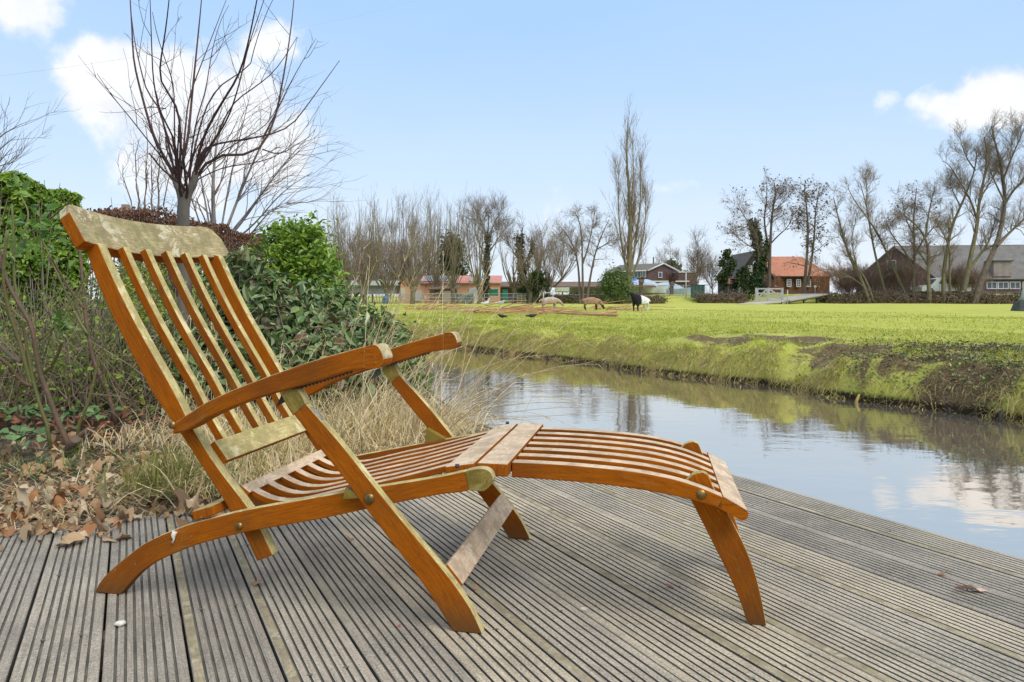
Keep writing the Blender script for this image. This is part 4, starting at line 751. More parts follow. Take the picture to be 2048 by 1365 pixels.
herbs = [('low round-leaved herb left of the thick rose canes', 40, 790, 4.3), ('low round-leaved herb between the rose canes', 115, 792, 4.3), ('round-leaved herb right of the rose base', 160, 800, 4.2), ('tiny herb rosette in front of the rusty ground', 130, 745, 5.3), ('pale green herb by the cut branch at the picture edge', 30, 900, 3.5)]
for lab, x, y, Z in herbs:
    p = at(x, 0, Z); loc = (float(p[0]), Z, 0.); t = thing('ground_herb', loc, lab, 'herb', 'low herbs under the roses'); C_ = np.array([p[0], Z, .05])+r5.normal(size=(26, 3))*[.12, .10, .015]; C_[:, 2] = np.abs(C_[:, 2])+.02
    mb = MB(); mb.leaves(C_, .062, aspect=.95, fold=.2, up=np.array([0, -.2, 1]), spread=.3); mb.build('foliage', G_herb, t, loc); mb = MB(); b0 = np.broadcast_to(np.array([p[0], Z, 0.]), C_.shape); mb.tubes(np.stack([b0, (b0+C_)/2+[0, 0, .02], C_], 1), np.full((26, 3), .0015), 3); mb.build('stems', T_tan, t, loc)
# cut branch stump
mb = MB(); p = at(150, 870, 3.5); mb.tube([(p[0]-.03, 3.5, -.02), (p[0]+.0, 3.46, .03), (p[0]+.05, 3.42, .075)], [.022, .022, .021], 12); o = mb.build('cut_branch', simple('cut_branch_bark', (.12, .08, .05), (.07, .05, .03), 20)); tag(o, 'short sawn-off branch stub beside the base of the thick rose', 'branch')
# single things lying on the deck
def gpt(x, y): Z = F*H/(y-HY); return np.array([(x-CX)/F*Z, Z, .002])
def lone(name, label, cat, x, y, s, mat, seed, flat=.3, sq=(1, 1)):
    mb = MB(); c_ = gpt(x, y); deadleaf(mb, (0, 0, 0), s, np.random.default_rng(seed), 0, flat); v = mb.v[0]; v[:, 0] *= sq[0]; v[:, 1] *= sq[1]; mb.v[0] = v+c_; o = mb.build(name, mat); tag(o, label, cat); return o
M_l1 = simple('tan_leaf', (.42, .24, .13), (.30, .15, .08), 60); M_l2 = simple('pink_leaf', (.66, .42, .34), (.5, .3, .22), 60); M_wh = simple('white_stone', (.72, .70, .62), (.55, .5, .42), 80)
lone('fallen_leaf', 'folded brown leaf on the boards under the chair stile', 'leaf', 515, 1170, .018, M_l1, 1); lone('fallen_leaf', 'small tan leaf right of the near arm leg foot', 'leaf', 950, 1180, .009, M_l1, 2); lone('fallen_leaf', 'thin orange leaf between stretcher and footrest leg', 'leaf', 1340, 1178, .014, simple('orange_leaf', (.45, .17, .08), (.35, .12, .05), 50), 3, sq=(1.3, .5))
lone('fallen_leaf', 'long pale pink leaf at the right of the deck', 'leaf', 1935, 1185, .05, M_l2, 4, .1, (1.1, .28)); lone('fallen_leaf', 'crumpled brown leaf above the pale pink one', 'leaf', 1888, 1153, .018, M_l1, 5); lone('fallen_leaf', 'tiny red leaf left of the near arm leg foot', 'leaf', 798, 1254, .006, simple('red_leaf', (.45, .12, .09), (.4, .08, .06), 50), 6); lone('fallen_leaf', 'curled brown leaf in a board gap under the seat', 'leaf', 700, 1080, .016, M_l1, 9)
mb = MB(); c_ = gpt(240, 1253); bmm = bmesh.new(); bmesh.ops.create_icosphere(bmm, subdivisions=2, radius=.011); V = np.array([v.co for v in bmm.verts])*[1.2, .95, .55]+r5.normal(size=(len(bmm.verts), 3))*.0007; mb.add(V+c_+[0, 0, .005], [[v.index for v in f.verts] for f in bmm.faces], smooth=True); o = mb.build('white_pebble', M_wh); tag(o, 'small white pebble on the deck below the rear foot', 'pebble')
mb = MB(); c_ = gpt(1170, 1226); th = np.linspace(0, 1.4*np.pi, 9); P = np.stack([np.cos(th)*.010, np.sin(th)*.006, .004+th*.001], 1)+c_; mb.ribbons(np.stack([P], 0), .009, side=np.array([[0, 0, 1.]])); o = mb.build('shell_fragment', M_wh); tag(o, 'tiny curled white shell fragment on the deck between the legs', 'shell')
q = bp((350, 1066), .026); Pq = CL+cl*q[0]+cw*.026+np.array([0, 0, q[1]]); mb = MB(); mb.tube([Pq+[0, 0, .004], Pq+[-.003, -.002, -.006], Pq+[-.002, -.002, -.016], Pq+[-.005, -.003, -.024]], [.007, .006, .0022, .003], 8); o = mb.build('bird_dropping', M_wh); tag(o, 'white bird dropping running down the rear foot rail', 'dropping')
# ------------------------------------------------------------------ grass on the far bank and pasture
BL = leafmat('bank_grass', [(.28, .34, .04), (.42, .45, .06), (.56, .54, .13), (.22, .28, .03), (.66, .60, .26)], .8, .15, .2); BD_ = leafmat('dry_bank_grass', [(.60, .48, .22), (.50, .46, .15), (.42, .30, .13), (.70, .60, .32)], .85, .1, .2)
r6 = np.random.default_rng(4)
def inspots(x, y):
    v = np.zeros(len(x))
    for px_, py_, rx, ry in SPOTS: v = np.maximum(v, 1-np.hypot((x-px_)/rx, (y-py_)/ry))
    return v
def blades(n, b0, b1, s0, s1, h, mats, w0, el, dens_pow=1., outw=None):
    b_ = b0+(b1-b0)*r6.random(n)**dens_pow; s_ = s0+(s1-s0)*r6.random(n); a_ = far_edge(b_)+s_; x, y = ab(a_, b_); z_ = fz(a_, b_)
    keep = (inspots(x, y) < .14+(vnoise(x, y, 3.3, 6)-.5)*.36) | (r6.random(n) < .04); x, y, z_ = x[keep], y[keep], z_[keep]; m_ = len(x); dist = np.hypot(x, y)
    P = arcs(np.zeros(3), m_, h, 0, .7, n_=4, sd=0, el=el, r=r6, az=outw, clampz=False); P = P-P[:, :1]; P = P+np.stack([x, y, z_], 1)[:, None]; mb.ribbons(P, w0*(.6+dist*.10), mats, rg=r6)
mb = MB(); blades(90000, 1, 26, .9, 5.2, .055, 0, .006, (15, 75), 1.4); blades(40000, 3, 50, 3.5, 16, .06, 0, .008, (20, 80), 1.2)
mb.build('x', [BL]); o = bpy.data.objects['x']; o.name = 'pasture_grass'; tag(o, 'short yellow-green grass of the pasture', 'grass', kind='stuff')
wat = math.atan2(-DA[1], -DA[0])
def tufts(nt_, b0, b1, s0, s1, nb, L_, w0):
    b_ = b0+(b1-b0)*r6.random(nt_)**1.2; s_ = s0+(s1-s0)*r6.random(nt_)**1.3; a_ = far_edge(b_)+s_; x, y = ab(a_, b_); k = (inspots(x, y) < .16+(vnoise(x, y, 3.3, 6)-.5)*.4) | (r6.random(nt_) < .06); x, y, a_, b_, s_ = x[k], y[k], a_[k], b_[k], s_[k]; z_ = fz(a_, b_); nt2 = len(x)
    q = np.repeat(np.arange(nt2), nb); n = len(q); P = arcs(np.zeros(3), n, L_, 0, .9, n_=4, sd=0, el=(15, 85), r=r6, clampz=False); P = P-P[:, :1]; sc = r6.uniform(.6, 1.5, nt2)[q]; c_ = np.stack([x, y, z_], 1)[q]+r6.normal(size=(n, 3))*[.045, .045, .008]*sc[:, None]
    kind = np.where(r6.random(nt2) < np.clip(.85-s_*1.9, .06, .9), 1, np.where(r6.random(nt2) < .45, 2, 0))[q]; mb.ribbons(P*sc[:, None, None]+c_[:, None], w0*(.5+np.hypot(x, y)[q]*.09), kind, rg=r6)
mb = MB(); blades(60000, 1, 24, .10, 1.8, .055, 0, .008, (15, 80), 1.2); blades(26000, 1, 24, .02, .45, .15, 1, .0045, (-35, 35), 1.1, wat)
n = 9000; cb = r6.uniform(2, 24, 220); tufts(3000, 1, 24, .03, 2.4, 24, .075, .0075); kk = r6.integers(0, 220, n); b_ = cb[kk]+r6.normal(size=n)*.10; s_ = .05+np.abs(r6.normal(size=n))*.10; a_ = far_edge(b_)+s_; x, y = ab(a_, b_); z_ = fz(a_, b_); P = arcs(np.zeros(3), n, .20, 0, 1.0, n_=4, sd=0, el=(-10, 60), r=r6, az=wat, clampz=False)*.8; P += np.stack([x, y, z_], 1)[:, None]; mb.ribbons(P, .006, 1, rg=r6)
o = mb.build('bank_grass', [BL, BD_, leafmat('deep_bank_grass', [(.20, .27, .03), (.30, .36, .05), (.42, .44, .08)], .8, .15, .2)]); tag(o, 'long grass hanging over the far stream bank', 'grass', kind='stuff')
# ivy, brambles and bare earth tufts at the right end of the bank
mb = MB(); n = 9000; b_ = np.abs(r6.normal(size=n))*2.0+r6.uniform(-1, 3.2, n); s_ = 2.2*r6.random(n)**1.2; a_ = far_edge(b_)+s_; x, y = ab(a_, b_); z_ = fz(a_, b_); k = (x > 2.9+vnoise(x, y, 2.2, 3)*1.2); mb.leaves(np.stack([x, y, z_+r6.uniform(.0, .09, n)], 1)[k], .035, m=0, aspect=.8)
n = 2600; b_ = r6.uniform(-1, 5.5, n); s_ = r6.uniform(-.03, 2.0, n); a_ = far_edge(b_)+s_; x, y = ab(a_, b_); z_ = fz(a_, b_)+.02; k = x > 2.5; p0 = np.stack([x, y, z_], 1)[k]; d = r6.normal(size=p0.shape)*[.12, .12, .05]+[0, 0, .04]; mb.tubes(np.stack([p0, p0+d*.6+[0, 0, .02], p0+d], 1), np.full((len(p0), 3), .0022), 3, 1)
o = mb.build('bank_ivy', [leafmat('bank_ivy_leaves', [(.08, .12, .03), (.17, .22, .06), (.30, .32, .12), (.20, .13, .08)], .6), T_red]); tag(o, 'small-leaved ivy and bramble covering the nearest part of the far bank', 'ivy', kind='stuff')
# stakes of the old bank revetment
stakes = [(1380, 775, 'short black stake in the water below the bare patch of bank'), (1745, 798, 'yellowish stake standing at the foot of the right bank'), (1280, 742, 'dark tilted stake at the bank, right of the tall poplar reflection'), (1240, 736, 'dark tilted stake at the bank above the tall poplar reflection'), (1205, 731, 'thin dark stake left of the tall poplar reflection'), (1145, 722, 'thin dark stake at the bank between poplar and willows'), (1090, 716, 'dark stake at the bank where the grass bulges'), (1830, 835, 'stub of a black stake just above the water at right'), (1930, 850, 'rotten stake stub below the ivy bank at far right'), (985, 706, 'small dark stake at the bank near the end of the far arm'), (930, 700, 'small dark stake just behind the far armrest end')]
for i, (x, y, lab) in enumerate(stakes):
    Z = F*(H-WATER)/(y+4-HY); Z = min(Z, 18); p = at(x, 0, Z); a_ = p[0]*DA[0]+p[1]*DA[1]; b_ = p[0]*DB[0]+p[1]*DB[1]; a_ = float(far_edge(np.array([b_]))[0])-.10; X, Y = ab(a_, b_); tl = r6.normal()*.04
    mb = MB(); mb.tube([(X, Y, -.7), (X+tl*.5, Y, -.38), (X+tl, Y+.01, -.33+.04*r6.random())], [.018, .017, .013], 8); o = mb.build('bank_stake', simple('wet_wood', (.02, .016, .01), (.012, .01, .008), 9) if i != 1 else simple('yellow_stake', (.35, .26, .06), (.2, .15, .05), 9)); tag(o, lab, 'stake', 'old stakes along the foot of the far bank')
T_thick = simple('thicket_twigs', (.27, .18, .14), (.19, .13, .105), 2)
# ------------------------------------------------------------------ beyond the pasture
FZ = .25
def gnd(x, Z):      # a point on the ground straight below picture column x at distance Z
    X = (x-CX)/F*Z; a_ = X*DA[0]+Z*DA[1]; b_ = X*DB[0]+Z*DB[1]; return np.array([X, Z, float(fz(np.array([a_]), np.array([b_]))[0])])
r7 = np.random.default_rng(77)
FAR1 = dict(t=(.3, 1), ang=(22, 50), n=6, wig=.12, trop=(0, 0, .09), rmin=.02, rf=.55)
def bare(name, x, Z, label, px_limbs, size, k=(7, 6, 5), bm=B_brown, tm=T_brown, r0=.22, group='bare trees beyond the pasture', ivy=None, ln=(2.2, 1.2, .6), dz=2., leaf=None, trop=.09, wig=.12, ang=(22, 50), cat='tree', rt=.012, t0=.3):
    g = gnd(x, Z); limbs = []
    for pts in px_limbs:
        r_ = r0*.8
        if isinstance(pts, tuple): pts, r_ = pts[0], pts[1]*.78
        P = A3(pts, Z, r7.uniform(-dz, dz)); 
        if pts[0][1] >= 585: P[0] = np.array([P[0][0], Z, g[2]-.1])
        limbs.append((P, r_, r_*.22))
    sp = []
    for i, kk in enumerate(k): sp.append(dict(k=int(kk*(1.7 if i == 0 else 1.15)), t=(t0 if i == 0 else .2, 1), ang=(ang[0]+4, ang[1]+8), ln=(ln[i]*.5, ln[i]*1.3), n=6 if i < 2 else 4, wig=wig, trop=(0, 0, trop), rmin=max(rt*(1.3-.35*i), .006), rf=.42, falloff=.3))
    return tree(name, g, label, limbs, sp, bm, tm, group, ivy, 6, cat, leaf, r7, 14)
zc = lambda pts: [(1300+x/2.738, 220+y/2.738) for x, y in pts]
BR2 = leafmat('withered_catkins', [(.13, .085, .055), (.19, .12, .08)], .9)
# poplar
Z = 74; g = gnd(1260, Z); P0 = [at(1257, 606, Z), at(1258, 520, Z), at(1262, 420, Z), at(1252, 320, Z), at(1256, 236, Z)]; P0[0][2] = g[2]-.1
lm = [(P0, .36, .03), (A3([(1262, 540), (1272, 480), (1282, 400), (1280, 310)], Z, .7), .14, .02), (A3([(1258, 560), (1244, 500), (1236, 420), (1238, 340)], Z, -.6), .14, .02), (A3([(1256, 500), (1262, 420), (1268, 330), (1264, 280)], Z, .4), .11, .02), (A3([(1262, 560), (1280, 510), (1292, 440), (1290, 380)], Z, 1), .12, .02)]
tree('poplar_tree', g, 'tallest tree, a slender bare columnar poplar standing behind the black and white sheep', lm, [dict(k=30, t=(.12, 1), ang=(14, 30), ln=(2.0, 4.4), n=7, wig=.05, trop=(0, 0, .10), rmin=.016, rf=.30, falloff=.5), dict(k=7, t=(.15, 1), ang=(14, 34), ln=(.8, 1.9), n=5, wig=.06, trop=(0, 0, .08), rmin=.009), dict(k=3, t=(.2, 1), ang=(15, 40), ln=(.3, .8), n=4, wig=.08, rmin=.007)], B_moss, T_tan, 'bare trees beyond the pasture', rg=r7)
# multi-stemmed fruit tree
bare('fruit_tree', 1166, 66, 'gnarled three-stemmed bare tree with a spreading flat crown left of the poplar', [[(1160, 600), (1158, 540), (1150, 500), (1135, 470), (1122, 455)], [(1166, 602), (1165, 530), (1164, 480), (1160, 445), (1150, 425)], [(1172, 602), (1182, 545), (1192, 500), (1208, 460), (1218, 440)], ([(1165, 530), (1178, 490), (1185, 450), (1190, 425)], .12), ([(1150, 505), (1138, 490), (1120, 480)], .09), ([(1192, 500), (1210, 490), (1222, 480)], .09)], 1, (9, 7, 5), r0=.18, ln=(2.0, 1.0, .5), wig=.22, trop=.03, ang=(25, 60), t0=.4)
bare('lime_tree', 975, 78, 'round-crowned bare tree with ivy around its lower trunk, left of the green containers', [([(972, 606), (973, 540), (975, 480), (978, 425)], .26), ([(973, 520), (955, 480), (945, 450)], .13), ([(975, 510), (998, 475), (1012, 455)], .13), ([(975, 480), (962, 440), (955, 425)], .1), ([(976, 480), (992, 440), (1000, 425)], .1)], 1, (12, 8, 5), ln=(2.6, 1.3, .7), ivy=[([at(972, 600, 78), at(973, 545, 78), at(975, 500, 78), at(976, 470, 78)], 900, .45, .28)], t0=.25)
bare('ivy_tree', 1043, 74, 'half-dead tree wrapped in dark ivy between the round-crowned tree and the three-stemmed one', [([(1046, 604), (1044, 540), (1040, 490), (1046, 455)], .22), ([(1044, 540), (1060, 505), (1066, 480)], .12), ([(1042, 530), (1022, 495), (1012, 478)], .1)], 1, (8, 7, 5), ln=(2.0, 1.1, .6), ivy=[([at(1046, 600, 74), at(1044, 540, 74), at(1040, 500, 74), at(1039, 472, 74)], 1100, .6, .3), ([at(1046, 560, 74), at(1062, 510, 74), at(1066, 485, 74)], 350, .3, .25)])
# pollard willows with long upright rods
def willow(x, Z, label, hh, w_, n, yb=603, rad=.24, tm=T_tan, extra=None):
    g = gnd(x, Z); head = at(x, HY-(hh-H)/Z*F, Z); lm = [([g-[0, 0, .1], (g+head)/2+[.1, 0, 0], head], rad*1.05, rad*.9), ([head-[0, 0, .3], head+[0, 0, .1]], rad*1.1, rad*.7)]
    th = r7.uniform(0, 6.28, n); top_ = r7.uniform(.6, 1.05, n)*(at(0, 405, Z)[2]-head[2]) if extra is None else r7.uniform(.6, 1.05, n)*extra
    for i in range(n):
        rr = w_*r7.uniform(.15, 1); d = np.array([math.cos(th[i])*rr, math.sin(th[i])*rr, 0])*1.45; s0 = head+d*.22+[0, 0, -.1]; lm.append(([s0, s0+d*.55+r7.normal(size=3)*.15+[0, 0, top_[i]*.33], s0+d*.9+r7.normal(size=3)*.2+[0, 0, top_[i]*.7], s0+d*.95+[0, 0, top_[i]]], r7.uniform(.032, .06), .012))
    tree('pollard_willow', g, label, lm, [dict(k=6, t=(.28, 1), ang=(14, 42), ln=(.8, 2.4), n=5, wig=.10, trop=(0, 0, .1), rmin=.009, rf=.4), dict(k=3, t=(.1, 1), ang=(12, 35), ln=(.4, 1.0), n=4, wig=.08, rmin=.006)], B_moss, tm, 'pollard willows along the far side of the pasture', rg=r7, k0=5)
for x, Z, hh, w_, n, lab in [(690, 74, 2.0, 2.0, 22, 'leftmost pollard willow, behind the clipped green shrub'), (728, 70, 2.2, 1.9, 22, 'pollard willow behind the pale metal shed roof'), (772, 76, 2.0, 2.2, 24, 'pollard willow just left of the orange gabled shed'), (824, 66, 2.0, 2.0, 26, 'pollard willow in front of the orange gabled shed'), (850, 90, 2.3, 2.1, 26, 'pollard willow right of the orange gable, before the solar panels'), (872, 78, 2.4, 2.2, 22, 'pollard willow behind the small brown wooden shed'), (905, 72, 2.1, 1.7, 16, 'pollard willow in front of the conical evergreen'), (958, 70, 2.1, 1.6, 16, 'pollard willow beside the white shed door')]:
    willow(x, Z, lab, hh, w_, n)
for x, Z, hh, w_, n, ex, lab in [(1028, 72, 1.9, 1.7, 16, 4.2, 'low pollard willow between the two green containers'), (1095, 72, 2.0, 2.3, 30, 5.2, 'bushy pollard willow left of the three-stemmed tree'), (1060, 70, 1.8, 1.4, 14, 3.2, 'small pollard willow right of the green containers')]:
    willow(x, Z, lab, hh, w_, n, extra=ex)
for x, Z, yt, lab in [(668, 95, 430, 'far bare tree at the left end of the willow row'), (745, 100, 420, 'tall thin far tree behind the willow row at left'), (805, 100, 405, 'tallest far tree rising out of the willow row'), (860, 98, 415, 'far bare tree left of the conical evergreen'), (1125, 100, 470, 'faint far tree left behind the three-stemmed tree'), (925, 100, 440, 'far bare tree right of the conical evergreen'), (1082, 96, 470, 'far fine-twigged tree behind the bushy willow')]:
    bare('bare_tree', x, Z, lab, [([(x, 606), (x-2, 540), (x+3, 480), (x, yt)], .16), ([(x, 560), (x-14, 510), (x-20, 465+(yt-410)*.6)], .09), ([(x, 550), (x+14, 505), (x+22, 460+(yt-410)*.6)], .09)], 1, (12, 8, 3), ln=(3.2, 1.7, .8), bm=B_brown, tm=T_brown, dz=1.5, t0=.15, trop=.12)
for x, Z, yt, w_, lab in [(715, 92, 490, 38, 'reddish-brown thicket behind the willows at left'), (770, 95, 500, 40, 'reddish-brown thicket left of the orange gable'), (830, 95, 490, 40, 'brown thicket above the solar-panelled roof'), (690, 110, 520, 40, 'distant brown thicket at the far left of the pasture')]:
    lm = [([(x+d*.5, 604), (x+d*.8, 560), (x+d, yt+abs(d)*.6)], .06) for d in np.linspace(-w_, w_, 9)]; bare('thicket', x, Z, lab, lm, 1, (14, 9, 3), ln=(2.6, 1.4, .6), bm=B_brown, tm=T_thick, dz=2.5, t0=.1, group='thickets behind the willows', cat='thicket', rt=.016)
# conical ivy-clad evergreen and other evergreens
GE = leafmat('dark_evergreen', [(.03, .055, .02), (.06, .09, .03), (.10, .12, .045)], .7, .2)
def evergreen(name, x, Z, ytop, wpx, label, n, sz, ybase=600, mat=GE, cat='tree', pw=.8, brown=None):
    g = gnd(x, Z); top_ = at(x, ytop, Z); hh = top_[2]-g[2]; W_ = wpx/F*Z/2; f = r7.random(n)**.8; lump = .75+.5*vnoise(f*9, np.arange(n)*.0+x, 1.0, 3); th = r7.uniform(0, 6.28, n); rad = W_*np.minimum(1, (1-f)**pw*1.25+.05)*(.55+.55*r7.random(n)**.4)*(.8+.4*vnoise(th*2, f*6, 1., 8))
    t = thing(name, tuple(g), label, cat); kc = max(14, n//70); q = r7.integers(0, kc, n); fc = r7.random(kc)**.75; tc_ = r7.uniform(0, 6.28, kc); rc = W_*np.minimum(1, (1-fc)**pw*1.25+.05)*r7.uniform(.35, .95, kc); sg = W_*r7.uniform(.14, .30, kc); cc = np.stack([np.cos(tc_)*rc, np.sin(tc_)*rc, .05+fc*hh*.95], 1); L3 = g+cc[q]+r7.normal(size=(n, 3))*sg[q][:, None]*[1, 1, 1.1]; L3[:, 2] = np.clip(L3[:, 2], g[2], None); mb = MB(); mb.leaves(L3, sz, aspect=.6); mb.build('crown', mat, t, tuple(g)); mb = MB(); mb.tube([g-[0, 0, .1], g+[0, 0, hh*.5], g+[0, 0, hh*.92]], [.16, .12, .03], 6); mb.build('trunk', B_brown, t, tuple(g))
evergreen('evergreen_tree', 903, 98, 468, 62, 'dark conical ivy-covered evergreen rising between the willows', 5200, .42, pw=.55)
evergreen('evergreen_tree', 1300+118/2.738, 150, 518, 34, 'dark rounded evergreen behind the brown house, nearer its ridge', 1400, .6, pw=.5); evergreen('evergreen_tree', 1300+165/2.738, 150, 527, 26, 'smaller dark evergreen right behind the brown house annex', 1000, .6, pw=.5)
evergreen('ivy_bush', 1075, 70, 540, 44, 'dark evergreen bush at the foot of the bushy willow', 1500, .28, cat='bush', pw=.45)
evergreen('green_bush', 1232, 67, 549, 60, 'rounded light green bush standing at the pasture edge before the boats', 5000, .20, mat=leafmat('soft_green', [(.08, .13, .03), (.16, .22, .05), (.05, .09, .02)], .7), cat='bush', pw=.28)
evergreen('ivy_clump', 1455, 80, 500, 36, 'leaning clump of dark ivy left of the black gabled house', 1500, .34, cat='bush', pw=.4); evergreen('ivy_clump', 1487, 80, 535, 34, 'low dark ivy mass before the black gable', 1400, .32, cat='bush', pw=.4)
# right-hand trees traced from the photograph
IV = lambda pts, n_, rad, sz, Z: ([at(x, y, Z) for x, y in pts], n_, rad, sz)
bare('alder_tree', 1540, 80, 'tall bare tree behind the white gate with ivy on its left stem', [(zc([(652, 985), (655, 800), (660, 700), (668, 560), (690, 470), (680, 400)]), .30), (zc([(645, 820), (640, 700), (622, 600), (640, 500), (640, 400)]), .2), (zc([(650, 830), (600, 720), (560, 650), (500, 560), (480, 510)]), .14), (zc([(655, 740), (700, 690), (760, 640), (790, 560)]), .12), (zc([(668, 560), (720, 520), (760, 470)]), .1), (zc([(640, 760), (560, 760), (480, 700), (430, 650)]), .1), (zc([(560, 990), (600, 820), (585, 700), (550, 610)]), .2)], 1, (9, 8, 5), ln=(2.3, 1.3, .6), t0=.35, wig=.18, trop=.05, ang=(25, 60),
     ivy=[IV(zc([(560, 990), (605, 850), (590, 720), (560, 620)]), 2200, .75, .32, 80), IV(zc([(600, 1000), (620, 850), (640, 720)]), 900, .45, .28, 80)], leaf=(.05, .3, BR2))
bare('alder_tree', 1608, 78, 'twin-stemmed bare tree in front of the orange roof', [(zc([(845, 1000), (850, 900), (862, 780), (866, 620), (850, 470), (846, 410)]), .26), (zc([(862, 960), (885, 820), (900, 700), (905, 560), (925, 440), (930, 420)]), .2)], 1, (16, 8, 5), ln=(2.2, 1.2, .5), t0=.3, wig=.15, trop=.02, ang=(35, 70), leaf=(.12, .32, BR2))
bare('crack_willow', 1738, 74, 'leaning bare willow just right of the footbridge, two mossy stems spreading left', [(zc([(1205, 1000), (1160, 930), (1100, 830), (1060, 700), (1030, 590), (1005, 480)]), .24), (zc([(1230, 1000), (1180, 920), (1130, 860), (1080, 760), (1040, 680)]), .18), (zc([(1160, 930), (1120, 820), (1100, 700), (1130, 600)]), .1), (zc([(1200, 990), (1080, 900), (960, 870), (900, 880)]), .08)], 1, (10, 8, 5), ln=(2.0, 1.2, .6), t0=.3, bm=B_moss, tm=T_brown, wig=.13)
bare('crack_willow', 1772, 75, 'tall slanting bare willow before the garage end of the barn', [(zc([(1305, 1000), (1260, 900), (1225, 760), (1200, 620), (1185, 520), (1150, 400)]), .2), (zc([(1420, 1040), (1330, 860), (1260, 700), (1190, 590), (1120, 500), (1085, 430)]), .2), (zc([(1185, 520), (1190, 440), (1180, 370)]), .1)], 1, (11, 8, 5), ln=(2.1, 1.2, .6), t0=.3, bm=B_moss, tm=T_tan, wig=.13)
bare('field_maple', 1828, 73, 'crooked bare tree left of the parked white van, dense brown twigs', [(zc([(1440, 1050), (1445, 900), (1450, 780), (1440, 600), (1460, 430)]), .22), (zc([(1445, 880), (1390, 760), (1330, 700), (1290, 600)]), .14), (zc([(1450, 800), (1500, 700), (1560, 640), (1590, 560)]), .14), (zc([(1450, 700), (1400, 600), (1380, 500)]), .1)], 1, (12, 9, 5), ln=(2.1, 1.2, .6), t0=.3, wig=.22, trop=.03, ang=(25, 65), leaf=(.05, .25, BR2))
bare('field_maple', 1858, 72, 'thick bare tree with a knobbly bend directly in front of the white van', [(zc([(1535, 1015), (1520, 900), (1530, 780), (1500, 680), (1450, 620), (1380, 570)]), .27), (zc([(1510, 700), (1520, 600), (1540, 500), (1560, 430)]), .15), (zc([(1525, 860), (1450, 740), (1400, 700)]), .12)], 1, (12, 8, 5), ln=(1.9, 1.1, .55), t0=.35, bm=B_moss, wig=.2, trop=.04, ang=(25, 60))
bare('poplar_sapling', 1888, 72, 'tall bent bare tree right of the white van', [(zc([(1608, 1020), (1605, 900), (1625, 770), (1650, 640), (1700, 530), (1740, 440), (1780, 330), (1790, 230)]), .27), (zc([(1645, 1010), (1640, 860), (1640, 740), (1590, 650), (1560, 600)]), .18), (zc([(1700, 530), (1660, 450), (1640, 400)]), .1), (zc([(1780, 330), (1730, 260), (1700, 170)]), .1)], 1, (12, 8, 5), ln=(2.0, 1.2, .6), t0=.3, bm=B_moss, tm=T_tan, wig=.17)
bare('ash_tree', 1930, 71, 'big bare tree with two mossy stems second from the right edge', [(zc([(1720, 990), (1745, 860), (1770, 740), (1795, 620), (1800, 500), (1830, 380), (1850, 250), (1830, 150)]), .32), (zc([(1745, 880), (1800, 800), (1850, 740), (1880, 640), (1900, 560)]), .2), (zc([(1795, 620), (1760, 500), (1700, 400), (1640, 300), (1600, 280)]), .15), (zc([(1800, 500), (1860, 400), (1930, 300)]), .12)], 1, (13, 9, 5), ln=(2.6, 1.4, .7), t0=.25, bm=B_moss, tm=T_brown, wig=.18)
bare('ash_tree', 1955, 70, 'largest bare tree at the right edge with a thick brown trunk leaning right', [(zc([(1775, 1000), (1830, 880), (1895, 750), (1930, 620), (1945, 500), (1935, 380), (1915, 280), (1880, 140), (1870, 90)]), .38), (zc([(1900, 745), (1960, 680), (2048, 600), (2150, 500)]), .2), (zc([(1940, 520), (1990, 440), (2048, 380), (2100, 250)]), .17), (zc([(1935, 380), (1980, 260), (2030, 150), (2060, 80)]), .14), (zc([(1940, 500), (1900, 420), (1860, 330), (1840, 230)]), .12)], 1, (14, 9, 5), ln=(2.7, 1.5, .7), t0=.25, tm=T_brown, wig=.18)
for x, Z, yt, lab, w_ in [(1340, 140, 492, 'far bare tree above the ridge of the brown house', 18), (1395, 100, 482, 'slim far tree between the brown house and the ivy', 10), (1425, 105, 530, 'low brown bare tree behind the lamp post', 26), (1290, 150, 520, 'faint far tree left behind the brown house', 14)]:
    bare('bare_tree', x, Z, lab, [([(x, 590), (x-2, 550), (x+2, yt+20), (x, yt)], .14), ([(x, 580), (x-w_*.6, 550), (x-w_, yt+25)], .08), ([(x, 575), (x+w_*.6, 545), (x+w_, yt+25)], .08)], 1, (13, 8, 3), ln=(2.8, 1.5, .8), dz=1.5, t0=.1, rt=.016)
bare('orange_willow', 1690, 92, 'low orange-twigged shrub right of the wooden house', [([(1690+d*.4, 586), (1690+d, 565), (1690+d*1.5, 548)], .04) for d in (-22, -14, -7, 0, 8, 16, 24)], 1, (14, 7, 3), ln=(1.4, .8, .4), tm=simple('orange_twigs', (.36, .14, .05), (.26, .12, .06), 2), t0=.1, cat='shrub', group='shrubs by the wooden house', rt=.016)
for x, lab in ((1548, 'orange-brown shrub against the house front, left of its first window'), (1640, 'orange-brown shrub at the right corner of the wooden house')):
    bare('orange_shrub', x, 90, lab, [([(x+d*.4, 586), (x+d, 570), (x+d*1.3, 560)], .03) for d in (-10, -4, 3, 10)], 1, (10, 6, 3), ln=(1.0, .6, .3), tm=simple('rust_twigs', (.30, .13, .05), (.2, .1, .05), 2), t0=.1, cat='shrub', group='shrubs by the wooden house', rt=.016)
